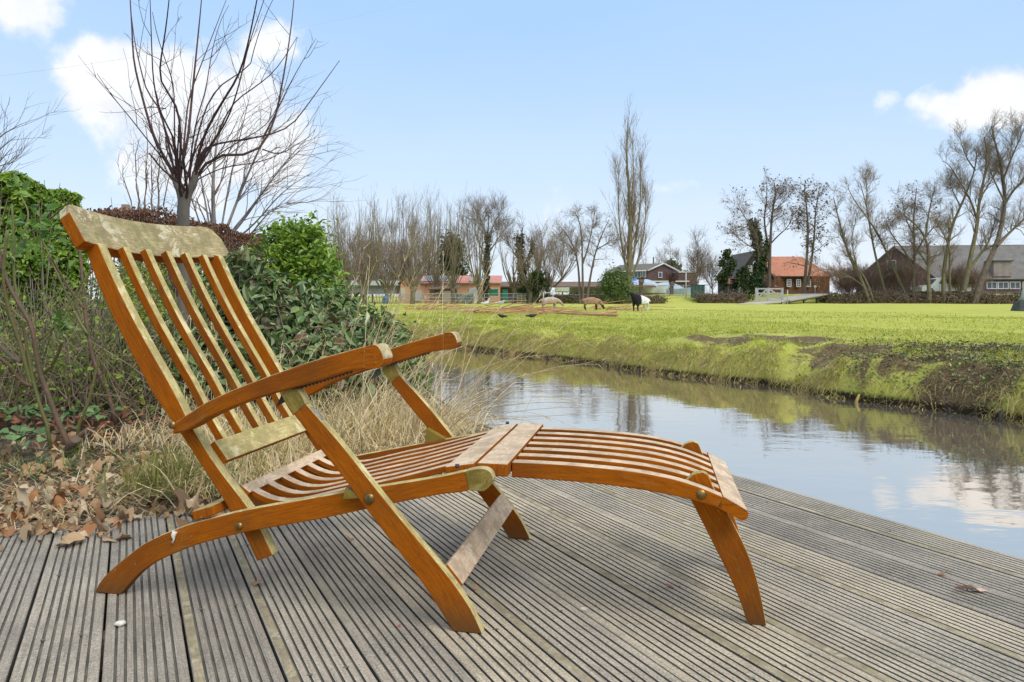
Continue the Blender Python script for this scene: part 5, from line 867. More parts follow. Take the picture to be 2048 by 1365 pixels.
for x, Z, yt, w_, lab in [(1715, 77, 548, 34, 'brown brushwood between the footbridge and the leaning willow'), (1800, 79, 535, 40, 'brown brushwood before the barn gable'), (1925, 78, 548, 30, 'brown brushwood around the foot of the two-stemmed tree')]:
    lm = [([(x+d*.6, 600), (x+d*.9, 575), (x+d*1.1, yt+abs(d)*.5)], .045) for d in np.linspace(-w_, w_, 10)]; bare('thicket', x, Z, lab, lm, 1, (11, 8, 3), ln=(1.7, 1.0, .5), bm=B_brown, tm=T_thick, dz=1.5, t0=.1, group='thickets by the barn', cat='thicket', rt=.014)
# bramble bank on the right and rough ground in front of the boats
TB = leafmat('bramble', [(.16, .095, .06), (.25, .16, .10), (.10, .075, .05), (.15, .18, .05)], .9, .1)
def bankstuff(name, label, pts, n, hh, mat=TB, depth=1.6, sz=.22, kind='hedge'):
    P = np.array([gnd(x, Z) for x, Z in pts]); d = np.concatenate([[0], np.cumsum(np.linalg.norm(np.diff(P[:, :2], axis=0), axis=1))]); s_ = r7.uniform(0, d[-1], n); X = np.interp(s_, d, P[:, 0])+r7.normal(size=n)*.1; Y = np.interp(s_, d, P[:, 1])+r7.normal(size=n)*depth*.5; f = r7.random(n)
    h_ = hh*(.65+.6*vnoise(s_, s_*0, .5, 2)+.3*vnoise(s_, s_*0, 1.7, 5)); a_ = X*DA[0]+Y*DA[1]; b_ = X*DB[0]+Y*DB[1]; z_ = fz(a_, b_)+f*h_*np.exp(-((Y-np.interp(s_, d, P[:, 1]))/depth)**2); mb = MB(); mb.leaves(np.stack([X, Y, z_], 1), sz, aspect=.5)
    k = n//5; p0 = np.stack([X, Y, z_], 1)[:k]; q = r7.normal(size=(k, 3))*[.5, .3, .25]+[0, 0, .25]; mb.tubes(np.stack([p0, p0+q*.6+[0, 0, .1], p0+q], 1), np.full((k, 3), .016), 3, 1)
    c0 = P[0]; o = mb.build(name, [mat, T_brown]); tag(o, label, kind); return o
bankstuff('bramble_hedge', 'long brown and green bramble bank along the right end of the pasture', [(1640, 76), (1720, 75), (1800, 74), (1900, 72), (2000, 70), (2090, 68)], 9000, 1.0)
bankstuff('bramble_hedge', 'brown brush pile left of the white gate', [(1395, 79), (1440, 78), (1490, 78)], 2500, .95)
bankstuff('rough_grass_bank', 'rough brown grass and brushwood below the three-stemmed tree', [(1080, 70), (1130, 70), (1200, 70), (1330, 76)], 3500, .75, leafmat('rough_grass', [(.14, .10, .05), (.2, .16, .07), (.08, .10, .03), (.12, .07, .045)], .9, .1), kind='bank')
# ------------------------------------------------------------------ buildings
def wallmat(name, c, s=.5): return simple(name, c, tuple(x*.72 for x in c), s, .85, .2, 6)
M_white = simple('white_paint', (.62, .62, .60), (.50, .50, .48), 3, .6); M_glass = simple('window_glass', (.06, .075, .09), (.12, .14, .16), 2, .12)
def tilemat(name, c1, c2, c3, rows=3.2):
    m, t, b = newmat(name); o = t.nodes.new('ShaderNodeTexCoord').outputs['Object']; n = noise(t, 1.3, 5, .7); n2 = noise(t, 9, 3, .6); c = ramp(t, n, [(.3, c1), (.55, c2), (.75, c3)]); c = mixc(t, mrange(t, n2, .45, .7, 0, .5), c, tuple(x*.5 for x in c2))
    wv = t.nodes.new('ShaderNodeTexWave'); wv.bands_direction = 'Z'; wv.inputs['Scale'].default_value = rows; wv.inputs['Distortion'].default_value = .6; t.links.new(o, wv.inputs['Vector']); c = mixc(t, mrange(t, wv.outputs['Fac'], .2, .0, 0, .55), c, tuple(x*.35 for x in c2)); t.links.new(c, b.inputs['Base Color']); b.inputs['Roughness'].default_value = .8; bump(t, b, wv.outputs['Fac'], .5, .05); return m
def quadprism(mb, pts, th, m=0):     # a flat slab: planar polygon pts thickened along its normal
    P = np.array(pts, float); n_ = np.cross(P[1]-P[0], P[2]-P[0]); n_ /= np.linalg.norm(n_); k = len(P); V = np.concatenate([P, P-n_*th]); mb.add(V, [tuple(range(k))], m); mb.add(V, [tuple(range(2*k-1, k-1, -1))], m); mb.add(V, [(i, i+k, (i+1) % k+k, (i+1) % k) for i in range(k)], m)
def window(parent, c, w_, h_, rz, bars=(2, 3), frame=M_white, depth=.08, name='window', pane=M_glass):
    c = np.array(c, float); mb = MB(); dx = np.array([math.cos(rz), math.sin(rz), 0]); 
    for s_ in (-1, 1): mb.box(c+dx*s_*(w_/2-.05), (.10, depth, h_), 0, rz)
    for s_ in (-1, 1): mb.box(c+[0, 0, s_*(h_/2-.05)], (w_-.2, depth, .10), 0, rz)
    for i in range(1, bars[0]): mb.box(c+dx*(-w_/2+w_*i/bars[0]), (.06, depth*.8, h_-.2), 0, rz)
    for j in range(1, bars[1]): mb.box(c+[0, 0, -h_/2+h_*j/bars[1]], (w_-.2, depth*.7, .06), 0, rz)
    f = mb.build(name, frame, parent); mb = MB(); mb.box(c+np.array([-dx[1], dx[0], 0])*.02, (w_-.12, depth*.3, h_-.12), 0, rz); mb.build('pane', pane, f)
W_ = lambda px_, Z: px_/F*Z
def sit(o): return o
# wooden house with an orange tiled hipped roof
Z = 95; gz0 = 1.30; hx0, hx1 = at(1500, 0, Z)[0], at(1664, 0, Z)[0]; t = thing('wooden_house', (0, 0, 0), 'dark brown boarded house with a bright orange tiled roof and five white windows', 'house'); ev = at(0, 553, Z)[2]; rd = at(0, 510, Z)[2]; dp = 8.; M_board = simple('brown_boarding', (.10, .045, .028), (.16, .07, .04), 1.5, .8, .4, 9, stretch=(1, 1, 4))
mb = MB(); mb.box(((hx0+hx1)/2, Z+dp/2, (ev+gz0)/2), (hx1-hx0-.5, dp-.3, ev-gz0)); mb.build('wall', M_board, t)
M_otile = tilemat('orange_tiles', (.56, .23, .13), (.46, .18, .10), (.30, .13, .09)); mb = MB(); rx1 = at(1628, 0, Z)[0]; quadprism(mb, [(hx0, Z-.35, ev), (hx1, Z-.35, ev), (rx1, Z+dp/2, rd), (hx0, Z+dp/2, rd)], .12); quadprism(mb, [(hx1, Z+dp+.35, ev), (hx0, Z+dp+.35, ev), (hx0, Z+dp/2, rd), (rx1, Z+dp/2, rd)], .12); quadprism(mb, [(hx1, Z-.35, ev), (hx1, Z+dp+.35, ev), (rx1, Z+dp/2, rd)], .12); mb.build('roof', M_otile, t)
mb = MB(); mb.box(((hx0+hx1)/2, Z-.42, ev-.04), (hx1-hx0, .12, .12)); mb.build('gutter', M_dark, t)
for x in (1554, 1578, 1597, 1617, 1635): window(t, at(x, 566.5, Z-.12), .62, 1.05, 0)
# black gable of the barn part
Z2 = 90; t = thing('black_gabled_barn', (0, 0, 0), 'black boarded gable with small white windows half hidden by ivy, left of the orange roof', 'barn'); gx0, gx1, gxm = at(1472, 0, Z2)[0], at(1546, 0, Z2)[0], at(1509, 0, Z2)[0]; e2 = at(0, 556, Z2)[2]; r2_ = at(0, 503, Z2)[2]; M_black = simple('black_boarding', (.022, .02, .02), (.04, .036, .034), 1.5, .8, .4, 9)
mb = MB(); pr_ = [(gx0+.3, gz0-.1), (gx1-.3, gz0-.1), (gx1-.3, e2), (gxm, r2_-.15), (gx0+.3, e2)]; V = [(x, Z2, z_) for x, z_ in pr_]+[(x, Z2+9, z_) for x, z_ in pr_]; mb.add(V, [(0, 1, 2, 3, 4)]); mb.add(V, [(9, 8, 7, 6, 5)]); mb.add(V, [(0, 5, 6, 1), (1, 6, 7, 2), (4, 3, 8, 9), (3, 2, 7, 8), (0, 4, 9, 5)]); mb.build('wall', M_black, t)
mb = MB(); quadprism(mb, [(gx0-.1, Z2-.3, e2-.15), (gxm, Z2-.3, r2_), (gxm, Z2+9.3, r2_), (gx0-.1, Z2+9.3, e2-.15)], -.12); quadprism(mb, [(gxm, Z2-.3, r2_), (gx1+.1, Z2-.3, e2-.15), (gx1+.1, Z2+9.3, e2-.15), (gxm, Z2+9.3, r2_)], -.12); mb.build('roof', simple('dark_roof', (.10, .075, .065), (.07, .055, .05), 2), t)
window(t, at(1500, 538, Z2-.08), .55, .8, 0); window(t, at(1508, 526, Z2-.08), .3, .4, 0, (1, 1)); window(t, at(1503, 551, Z2-.08), .3, .5, 0, (1, 2))
mb = MB(); 
for x in (1479, 1489): c_ = at(x, 577, Z2-.06); mb.box(c_, (.52, .08, 1.0))
mb.build('door', M_white, t)
t = thing('garden_shed', (0, 0, 0), 'low shed with an orange roof left of the black gable', 'shed'); mb = MB(); c_ = at(1466, 576, 92); mb.box(c_, (1.4, 2, 1.6)); mb.build('wall', M_black, t); mb = MB(); quadprism(mb, [at(1455, 567, 90.8), at(1477, 567, 90.8), at(1477, 557, 92.2), at(1455, 557, 92.2)], .1); mb.build('roof', M_otile, t)
# big brick barn at the right
Z = 84; t = thing('brick_barn', (0, 0, 0), 'long red brick barn with a weathered grey tiled roof at the right edge', 'barn'); M_brick = simple('dark_red_brick', (.15, .09, .075), (.11, .068, .058), 1.2, .9, .3, 12); M_gtile = tilemat('grey_tiles', (.23, .215, .20), (.175, .165, .155), (.11, .105, .10), 2.1)
rzb = -.09; c0 = gnd(1763, Z); c0[2] = 1.25; dx = np.array([math.cos(rzb), math.sin(rzb), 0]); gdir = np.array([.45, .0, 0]);
gx0 = at(1762, 0, Z)[0]; gxm_, gx1_ = at(1817, 0, Z+3)[0], at(1868, 0, Z-.5)[0]; eb = at(0, 558, Z)[2]; rb = at(0, 494, Z+4)[2]
LEN = 34.; PA = np.array([gx0, Z+6, 1.2]); PB_ = np.array([gx1_, Z-1.5, 1.2]); nrm2 = np.array([PB_[1]-PA[1], -(PB_[0]-PA[0]), 0]); ax = np.array([math.cos(-.13), math.sin(-.13), 0]); PM = (PA+PB_)/2
def up(p, z_): return np.array([p[0], p[1], z_])
ebz = eb; rbz = rb; mb = MB(); mb.add([up(PA, 1.0), up(PB_, 1.0), up(PB_, ebz), up(PM, rbz-.15), up(PA, ebz)], [(0, 1, 2, 3, 4)]); Q = PB_+ax*LEN; QA = PA+ax*LEN; mb.add([up(PB_, 1.0), up(Q, 1.0), up(Q, ebz), up(PB_, ebz)], [(0, 1, 2, 3)]); mb.add([up(PA, 1.0), up(QA, 1.0), up(QA, ebz), up(PA, ebz)], [(3, 2, 1, 0)]); mb.add([up(QA, 1.0), up(Q, 1.0), up(Q, ebz), up((Q+QA)/2, rbz-.15), up(QA, ebz)], [(4, 3, 2, 1, 0)]); mb.build('wall', M_brick, t)
mb = MB(); oo = np.array([ax[1], -ax[0], 0])*.4; o1 = -ax*.3; quadprism(mb, [up(PB_+oo+o1, ebz-.1), up(Q+oo, ebz-.1), up((Q+QA)/2, rbz), up(PM+o1, rbz)], .14); quadprism(mb, [up(QA-oo, ebz-.1), up(PA-oo+o1, ebz-.1), up(PM+o1, rbz), up((Q+QA)/2, rbz)], .14); mb.build('roof', M_gtile, t)
angb = math.atan2(ax[1], ax[0]); fr_ = lambda s_, z_: up(PB_+ax*s_+oo*.15, z_)
for x in (1985, 2008, 2032, 2058):     # windows of the long wall
    s_ = (at(x, 0, Z-1.5-.13*((x-1868)/F*Z))[0]-PB_[0])/ax[0]; window(t, fr_(s_, at(0, 571, Z-3)[2]), 1.15, .85, angb, (2, 1), name='window')
s_ = (at(1945, 0, Z-2)[0]-PB_[0])/ax[0]; window(t, fr_(s_, at(0, 571, Z-3)[2]), .9, .8, angb, (2, 1))
mb = MB(); s_ = (at(2004, 0, Z-2.5)[0]-PB_[0])/ax[0]; c_ = PB_+ax*s_-oo*2.2; c_[2] = ebz+1.05; mb.box(c_, (1.9, 2.4, 1.7), 0, angb); d_ = mb.build('dormer', simple('dormer_boards', (.30, .25, .23), (.22, .18, .17), 2), t); mb = MB(); mb.box(c_+[.0, 0, .92], (2.2, 2.7, .12), 0, angb); mb.build('dormer_roof', M_dark, d_)
gd = unit(PB_-PA); ang_g = math.atan2(gd[1], gd[0]); gp = lambda f, z_: up(PA+gd*np.linalg.norm(PB_-PA)*f, z_)-np.array([0, .12, 0])
mb = MB(); mb.box(gp(.12, at(0, 577, Z+4)[2]), (1.9, .12, 1.3), 0, ang_g); mb.build('garage_door', M_white, t); window(t, gp(.72, at(0, 571, Z)[2]), 1.0, 1.0, ang_g, (2, 1)); window(t, gp(.44, at(0, 535, Z+2)[2]), 1.1, 1.8, ang_g, (2, 2))
def lampy(parent, c_, mat): mb = MB(); b_ = bmesh.new(); bmesh.ops.create_icosphere(b_, subdivisions=2, radius=.11); mb.add(np.array([v.co for v in b_.verts])+c_, [[v.index for v in f.verts] for f in b_.faces], smooth=True); return mb.build('wall_lamp', mat, parent)
M_lamp, t_, b_ = newmat('lit_lamp'); b_.inputs['Emission Color'].default_value = (1, .62, .25, 1); b_.inputs['Emission Strength'].default_value = 6; b_.inputs['Base Color'].default_value = (1, .8, .5, 1)
lampy(t, gp(.02, at(0, 563, Z+4)[2]), M_lamp); lampy(t, fr_((at(1951, 0, Z-2)[0]-PB_[0])/ax[0], at(0, 561, Z-2)[2]), M_lamp)
# brown two-storey house by the boats
Z = 118; t = thing('brown_house', (0, 0, 0), 'two-storey dark brown house with a low grey roof and white window band behind the poplar', 'house'); gz_ = 1.25; M_bb = simple('brown_cladding', (.085, .05, .045), (.12, .065, .055), 1, .8, .2, 8); M_roofb = tilemat('brown_grey_tiles', (.20, .18, .15), (.16, .145, .12), (.12, .11, .09), 3)
A_ = up(at(1295, 0, Z), gz_); B_ = up(at(1353, 0, Z+2), gz_); D_ = up(at(1212, 0, Z+7), gz_); e3 = at(0, 541, Z)[2]; r3_ = at(0, 526, Z)[2]; Mid = (A_+B_)/2; bk = B_+(D_-A_); mb = MB(); mb.add([A_, B_, up(B_, e3), up(Mid, r3_-.1), up(A_, e3)], [(0, 1, 2, 3, 4)]); mb.add([D_, A_, up(A_, e3), up(D_, e3)], [(0, 1, 2, 3)]); mb.add([B_, bk, up(bk, e3), up(B_, e3)], [(0, 1, 2, 3)]); mb.add([bk, D_, up(D_, e3), up(bk, e3)], [(0, 1, 2, 3)]); mb.build('wall', M_bb, t)
of = unit(np.cross(D_-A_, [0, 0, 1.]))*.3; of = of if of[1] < 0 else -of; off2 = unit(A_-D_)*.3; RM, RN = up(Mid, r3_)+off2, up((D_+bk)/2, r3_); mb = MB(); quadprism(mb, [up(D_, e3)+of, up(A_, e3)+of+off2, RM, RN], .12); quadprism(mb, [up(B_, e3)-of+off2, up(bk, e3)-of, RN, RM], .12); mb.build('roof', M_roofb, t)
mb = MB(); 
for a, b in ((up(A_, e3)+of+off2*1.05, RM+off2*.05), (RM+off2*.05, up(B_, e3)-of+off2*1.05)): mb.tube([a-[0, 0, .08], b-[0, 0, .08]], .13, 4)
mb.tube([up(D_, e3)+of*1.05-[0, 0, .08], up(A_, e3)+of*1.05-[0, 0, .08]], .11, 4); mb.build('barge_board', M_white, t)
wd_ = unit(A_-D_); aw = math.atan2(wd_[1], wd_[0]); 
for f, wv_ in ((.12, 1.9), (.34, 2.2), (.56, 2.2), (.78, 1.7), (.93, .9)): window(t, up(D_+(A_-D_)*f+of*.3, at(0, 549.5, Z+3)[2]), wv_*.9, 1.15, aw, (2, 1))
ag = math.atan2((B_-A_)[1], (B_-A_)[0]); window(t, up(A_+(B_-A_)*.43-[0, .1, 0], at(0, 550, Z)[2]), .75, 1.0, ag, (1, 1))
mb = MB(); mb.box(at(1367, 567, Z), (2.9, 5, 3.6)); mb.build('annex', M_bb, t); mb = MB(); mb.box(at(1369, 545.5, Z), (3.1, 5.2, .22)); mb.build('annex_roof', M_white, t); mb = MB(); mb.box(at(1335, 563.5, Z-1.5), (6.4, 3, .2)); mb.build('carport_roof', M_white, t); mb = MB(); mb.tube([at(1307, 574, Z+2), at(1307, 515, Z+4)], .12, 5); mb.build('flue_pipe', M_dark, t)
# orange sheds at the left
M_or = simple('orange_boarding', (.66, .38, .22), (.55, .30, .18), .9, .8, .3, 7); M_pk = tilemat('salmon_roof_sheets', (.62, .30, .22), (.55, .25, .19), (.46, .22, .17), 2.5); M_sol = simple('solar_panel', (.38, .42, .48), (.24, .27, .33), .8, .2); M_rust = simple('rusty_roof', (.20, .12, .09), (.13, .09, .07), 1.5, .8)
Z = 80; t = thing('orange_gabled_shed', (0, 0, 0), 'bright orange boarded shed with a steep gable and pale doors behind the willows', 'shed'); x0, xm, x1 = at(795, 0, Z)[0], at(815, 0, Z)[0], at(842, 0, Z)[0]; zb = FZ; ze = at(0, 566, Z)[2]; zr = at(0, 551, Z)[2]; prf = [(x0, zb), (x1, zb), (x1, ze), (xm, zr), (x0+.4, ze)]; V = [(x, Z, z_) for x, z_ in prf]+[(x, Z+8, z_) for x, z_ in prf]; mb = MB(); mb.add(V, [(0, 1, 2, 3, 4)]); mb.add(V, [(0, 5, 6, 1), (1, 6, 7, 2), (4, 3, 8, 9), (3, 2, 7, 8), (0, 4, 9, 5)]); mb.add(V, [(9, 8, 7, 6, 5)]); mb.build('wall', M_or, t)
mb = MB(); quadprism(mb, [(x1+.2, Z-.2, ze-.1), (x1+.2, Z+8, ze-.1), (xm, Z+8, zr+.08), (xm, Z-.2, zr+.08)], .1); quadprism(mb, [(xm, Z-.2, zr+.08), (xm, Z+8, zr+.08), (x0, Z+8, ze-.1), (x0, Z-.2, ze-.1)], .1); mb.build('roof', M_rust, t); mb = MB(); mb.box(at(806, 588, Z-.06), (.5, .1, 1.3)); mb.box(at(836, 592, Z-.06), (.9, .1, 1.2)); mb.build('door', simple('pale_door', (.6, .56, .5), (.5, .46, .4), 3), t)
Z = 84; t = thing('orange_barn', (0, 0, 0), 'long orange barn with solar panels on its roof behind the fence', 'barn'); x0, x1 = at(842, 0, Z)[0], at(1000, 0, Z)[0]; ze = at(0, 566, Z)[2]; zr = at(0, 551, Z)[2]; mb = MB(); mb.box(((x0+x1)/2, Z+3, (FZ+ze)/2), (x1-x0, 6, ze-FZ)); mb.build('wall', M_or, t); mb = MB(); quadprism(mb, [(x0-.2, Z-.3, ze), (x1+.2, Z-.3, ze), (x1+.2, Z+4, zr+.1), (x0-.2, Z+4, zr+.1)], .12); mb.build('roof', M_pk, t)
for xa, xb in ((846, 872), (874, 910), (938, 978)):
    mb = MB(); a, b = at(xa, 0, Z)[0], at(xb, 0, Z)[0]; quadprism(mb, [(a, Z-.05, ze+.20), (b, Z-.05, ze+.20), (b, Z+3.4, zr+.08), (a, Z+3.4, zr+.08)], .05); mb.build('solar_panel', M_sol, t)
mb = MB(); mb.box(at(950, 589, Z-.06), (1.4, .1, 1.6)); mb.build('door', simple('grey_door', (.5, .5, .5), (.4, .4, .4), 3), t)
Z = 76; t = thing('wooden_shed', (0, 0, 0), 'small brown wooden shed with a sloping rusty roof in front of the orange barn', 'shed'); mb = MB(); c_ = at(885, 0, Z); w1 = W_(52, Z); zt = at(0, 578, Z)[2]; mb.box((c_[0], Z+1.2, (FZ+zt)/2), (w1, 2.4, zt-FZ)); mb.build('wall', simple('brown_planks', (.30, .17, .09), (.22, .12, .06), 2, .8, .3, 9), t); mb = MB(); a, b = at(855, 0, Z)[0], at(918, 0, Z)[0]; quadprism(mb, [(a, Z-.3, zt-.05), (b, Z-.3, zt+.12), (b, Z+2.6, zt+.5), (a, Z+2.6, zt+.3)], .1); mb.build('roof', M_rust, t); mb = MB(); mb.box(at(873, 584, Z-.05), (.55, .1, .6)); mb.build('opening', M_dark, t); mb = MB(); mb.box(at(905, 583, Z-.05), (.8, .1, .3)); mb.build('opening', M_dark, t); mb = MB(); mb.box(at(893, 594, Z-.06), (.9, .1, 1.3)); mb.build('door', simple('weathered_door', (.45, .36, .28), (.36, .28, .2), 4), t)
t = thing('open_barn', (0, 0, 0), 'low open-fronted barn with a rusty roof line, its orange end lit behind the ivy tree', 'barn'); Z = 86; x0, x1 = at(1000, 0, Z)[0], at(1080, 0, Z)[0]; mb = MB(); mb.box(((x0+x1)/2, Z+3, 1.2), (x1-x0, 5, 2.0)); mb.build('wall', simple('barn_brown', (.12, .085, .06), (.08, .06, .045), 2), t); mb = MB(); quadprism(mb, [(x0-6, Z-.3, 2.25), (x1+14, Z-.3, 2.25), (x1+14, Z+5, 2.95), (x0-6, Z+5, 2.95)], .12); mb.build('roof', M_rust, t)
mb = MB(); mb.box(at(735, 575, 84), (9, 6, 1.6)); t = thing('metal_shed', (0, 0, 0), 'low shed with a pale corrugated roof at the left end of the pasture', 'shed'); mb.build('wall', simple('grey_shed_wall', (.25, .24, .22), (.18, .17, .16), 2), t); mb = MB(); c_ = at(735, 568, 84); mb.box(c_, (9.6, 6.6, .5)); mb.build('roof', simple('pale_sheet', (.62, .64, .68), (.5, .52, .55), 2), t)
# green containers, barrel, tarpaulin, boxes
def crate(name, label, cat, x, y0, y1, wpx, Z, mat, lid=None, dp=1.):
    a = at(x, y0, Z); b = at(x, y1, Z); b[2] = min(b[2], FZ+.02) if y1 > 600 else b[2]; t = thing(name, (float(a[0]), Z, float(b[2])), label, cat); w1 = W_(wpx, Z); h_ = a[2]-b[2]; mb = MB(); mb.box((0, dp/2, h_/2), (w1, dp, h_)); o = mb.build('body', mat, t); bev(o, .05)
    mb = MB(); mb.box((0, dp/2, h_+.03), (w1*1.06, dp*1.06, .08)); mb.build('lid', lid or mat, t); mb = MB()
    for s_ in (-.3, 0, .3): mb.box((w1*s_, -.02, h_/2), (w1*.04, .05, h_*.86))
    mb.build('rib', lid or mat, t); return t
M_teal = simple('green_plastic', (.02, .28, .18), (.015, .2, .13), 2, .5); crate('green_container', 'wide green container behind the fence', 'container', 987, 580, 592, 18, 80, M_teal); crate('green_container', 'upright green container right of the wide one', 'container', 1010, 581, 603, 11, 79, M_teal)
crate('white_cabinet', 'white cabinet beside the covered stack behind the fence', 'cabinet', 950, 591, 606, 5, 75, M_white)
t = thing('covered_stack', tuple(gnd(930, 75)), 'stack under a grey-green tarpaulin behind the fence', 'stack'); mb = MB(); bmm = bmesh.new(); bmesh.ops.create_cube(bmm, size=1); bmesh.ops.subdivide_edges(bmm, edges=bmm.edges, cuts=5, use_grid_fill=True); V = np.array([v.co for v in bmm.verts]); V[:, 2] += .5; V *= [1.8, 1.4, .95]; V[:, 0] *= 1-.12*V[:, 2]; V += (vnoise(V[:, 0]*3+5, V[:, 2]*3+V[:, 1]*2+5, 1, 2)[:, None]-.5)*.14; mb.add(V, [[v.index for v in f.verts] for f in bmm.faces], smooth=True); mb.build('tarpaulin', simple('tarpaulin', (.13, .18, .16), (.09, .12, .11), 3, .6), t)
p = gnd(771, 74); t = thing('blue_barrel', tuple(p), 'small blue barrel standing by the fence at left', 'barrel'); mb = MB(); mb.tube([(0, 0, 0), (0, 0, .12), (0, 0, .4), (0, 0, .68), (0, 0, .8)], [.24, .27, .29, .27, .24], 14); mb.build('body', simple('blue_plastic', (.03, .17, .42), (.02, .12, .3), 3, .4), t); mb = MB(); mb.tube([(0, 0, .38), (0, 0, .42)], .305, 14); mb.build('hoop', M_dark, t)
# metal rail fence along the left end
M_galv = simple('galvanised_steel', (.42, .44, .45), (.32, .33, .34), 5, .45, metal=.3)
def fence(name, label, pts, hh, step, rails, mat, mesh=0, r=.03):
    P = [gnd(x, Z) for x, Z in pts]; t = thing(name, tuple(P[0]), label, 'fence'); tot = 0
    P = np.array(P); d = np.concatenate([[0], np.cumsum(np.linalg.norm(np.diff(P, axis=0), axis=1))]); ns = max(2, int(d[-1]/step)+1); Q = np.stack([np.interp(np.linspace(0, d[-1], ns), d, P[:, i]) for i in range(3)], 1)
    for q in Q: mb = MB(); mb.tube([q, q+[0, 0, hh]], r*1.3, 6); mb.build('post', mat, t, tuple(P[0]))
    for f in rails: mb = MB(); mb.tube(Q+[0, -.03, hh*f], r, 5); mb.build('rail', mat, t, tuple(P[0]))
    if mesh:
        mb = MB(); 
        for i in range(ns-1):
            m_ = int(np.linalg.norm(Q[i+1]-Q[i])/mesh); a = Q[i]+(Q[i+1]-Q[i])*(np.arange(1, m_)/m_)[:, None]; mb.tubes(np.stack([a, a+[0, 0, hh]], 1), np.full((len(a), 2), .009), 3)
        mb.build('mesh_panel', mat, t, tuple(P[0]))
    return t
fence('rail_fence', 'long galvanised rail fence in front of the orange sheds', [(735, 71.5), (850, 71.5), (960, 71.5), (1085, 70.5)], 1.05, 2.6, (.97, .62, .3), M_galv, .16)
fence('mesh_fence', 'grey mesh fence by the lamp post and the green cabinet', [(1316, 84), (1350, 83), (1420, 82)], 1.3, 2.6, (.97, .05), M_galv, .12)
t = thing('metal_goal', tuple(gnd(1096, 68)), 'white square metal frame standing over the tan sheep', 'frame'); g = gnd(1087, 68); g2 = gnd(1106, 68)
for a, b, nm in ((g, g+[0, 0, 1.1], 'post'), (g2, g2+[0, 0, 1.1], 'post'), (g+[0, 0, 1.06], g2+[0, 0, 1.06], 'crossbar')): mb = MB(); mb.tube([a, b], .055, 6); mb.build(nm, M_white, t, tuple(gnd(1096, 68)))
mb = MB(); g = gnd(1043, 70.5)
t = thing('wooden_pallet', tuple(g), 'wooden pallet leaning on the rail fence left of the white frame', 'pallet'); 
for i in range(5): mb.box((0, -.1, .12+.18*i), (.9, .03, .09))
for s_ in (-.4, 0, .4): mb.box((s_, -.05, .48), (.08, .08, .9))
mb.build('slats', simple('pallet_wood', (.45, .36, .25), (.35, .27, .18), 4), t)
# cabinet, lamp post, boats
crate('utility_cabinet', 'dark green utility cabinet at the right end of the mesh fence', 'cabinet', 1398, 571, 596, 24, 80, simple('cabinet_green', (.05, .11, .09), (.035, .085, .07), 3, .5), simple('cabinet_top', (.03, .07, .05), (.025, .05, .04), 3, .5), 1.1)
p = gnd(1372, 82); t = thing('lamp_post', tuple(p), 'slim white lamp post beside the mesh fence', 'lamp post'); hh = at(0, 543, 82)[2]-p[2]; mb = MB(); mb.tube([(0, 0, -.1), (0, 0, hh)], .06, 8); mb.build('pole', M_white, t); mb = MB(); mb.tube([(0, 0, hh), (0, 0, hh+.12)], [.14, .2], 10); mb.build('lamp_head', M_galv, t)
def boat(label, x, Z, zc_, L_, hullc, topc, kind=0):
    g = np.array([at(x, 0, Z)[0], Z, zc_]); t = thing('moored_boat', tuple(g), label, 'boat', 'boats laid up behind the pasture'); mb = MB(); n = 12; V = []
    for i in range(n):
        f = i/(n-1); w_ = .95*math.sin(min(1, f*2.2+.35)*math.pi/2)*(1-max(0, f-.75)*3.4 if f > .75 else 1)*1.0; sh = .95+.35*f*f; X = (f-.5)*L_
        for (yy, zz) in ((0, .05+.4*max(0, f-.7)**1.5), (-w_*.7, .22), (-w_, sh), (w_, sh), (w_*.7, .22)): V.append((X, yy, zz))
    fs = [(i*5+j, i*5+(j+1) % 5, (i+1)*5+(j+1) % 5, (i+1)*5+j) for i in range(n-1) for j in range(5)]+[(0, 4, 3, 2)+(1,)][:0]; mb.add(V, fs, smooth=False); mb.add(V[:5], [(4, 3, 2, 1, 0)]); mb.build('hull', hullc, t)
    mb = MB(); V = []; m_ = 9
    for i in range(n):
        f = i/(n-1); X = (f-.5)*L_*.86-.05*L_; hgt = (.75 if kind == 0 else .95)*math.sin(math.pi*min(1, .18+f*.95))**.6; wd = .85*(1-max(0, f-.7)*2)
        for j in range(m_): a = math.pi*j/(m_-1); V.append((X, -math.cos(a)*wd, .98+.2*f*f+math.sin(a)**.7*max(hgt, .02)))
    mb.add(V, [(i*m_+j, (i+1)*m_+j, (i+1)*m_+j+1, i*m_+j+1) for i in range(n-1) for j in range(m_-1)], smooth=True); mb.add(V[:m_], [tuple(range(m_))]); mb.build('cover' if kind else 'cabin', topc, t)
    if not kind: mb = MB(); [mb.box((sx, -.86, 1.28), (.5, .06, .26)) for sx in (-.7, 0, .7)]; mb.build('cabin_window', M_glass, t)
    return t
M_blue = simple('blue_cover', (.04, .22, .55), (.03, .15, .42), 2, .5); M_lb = simple('pale_blue_cover', (.42, .52, .62), (.34, .42, .52), 2, .5); M_hull = simple('white_gelcoat', (.80, .82, .84), (.70, .72, .74), 1.5, .3)
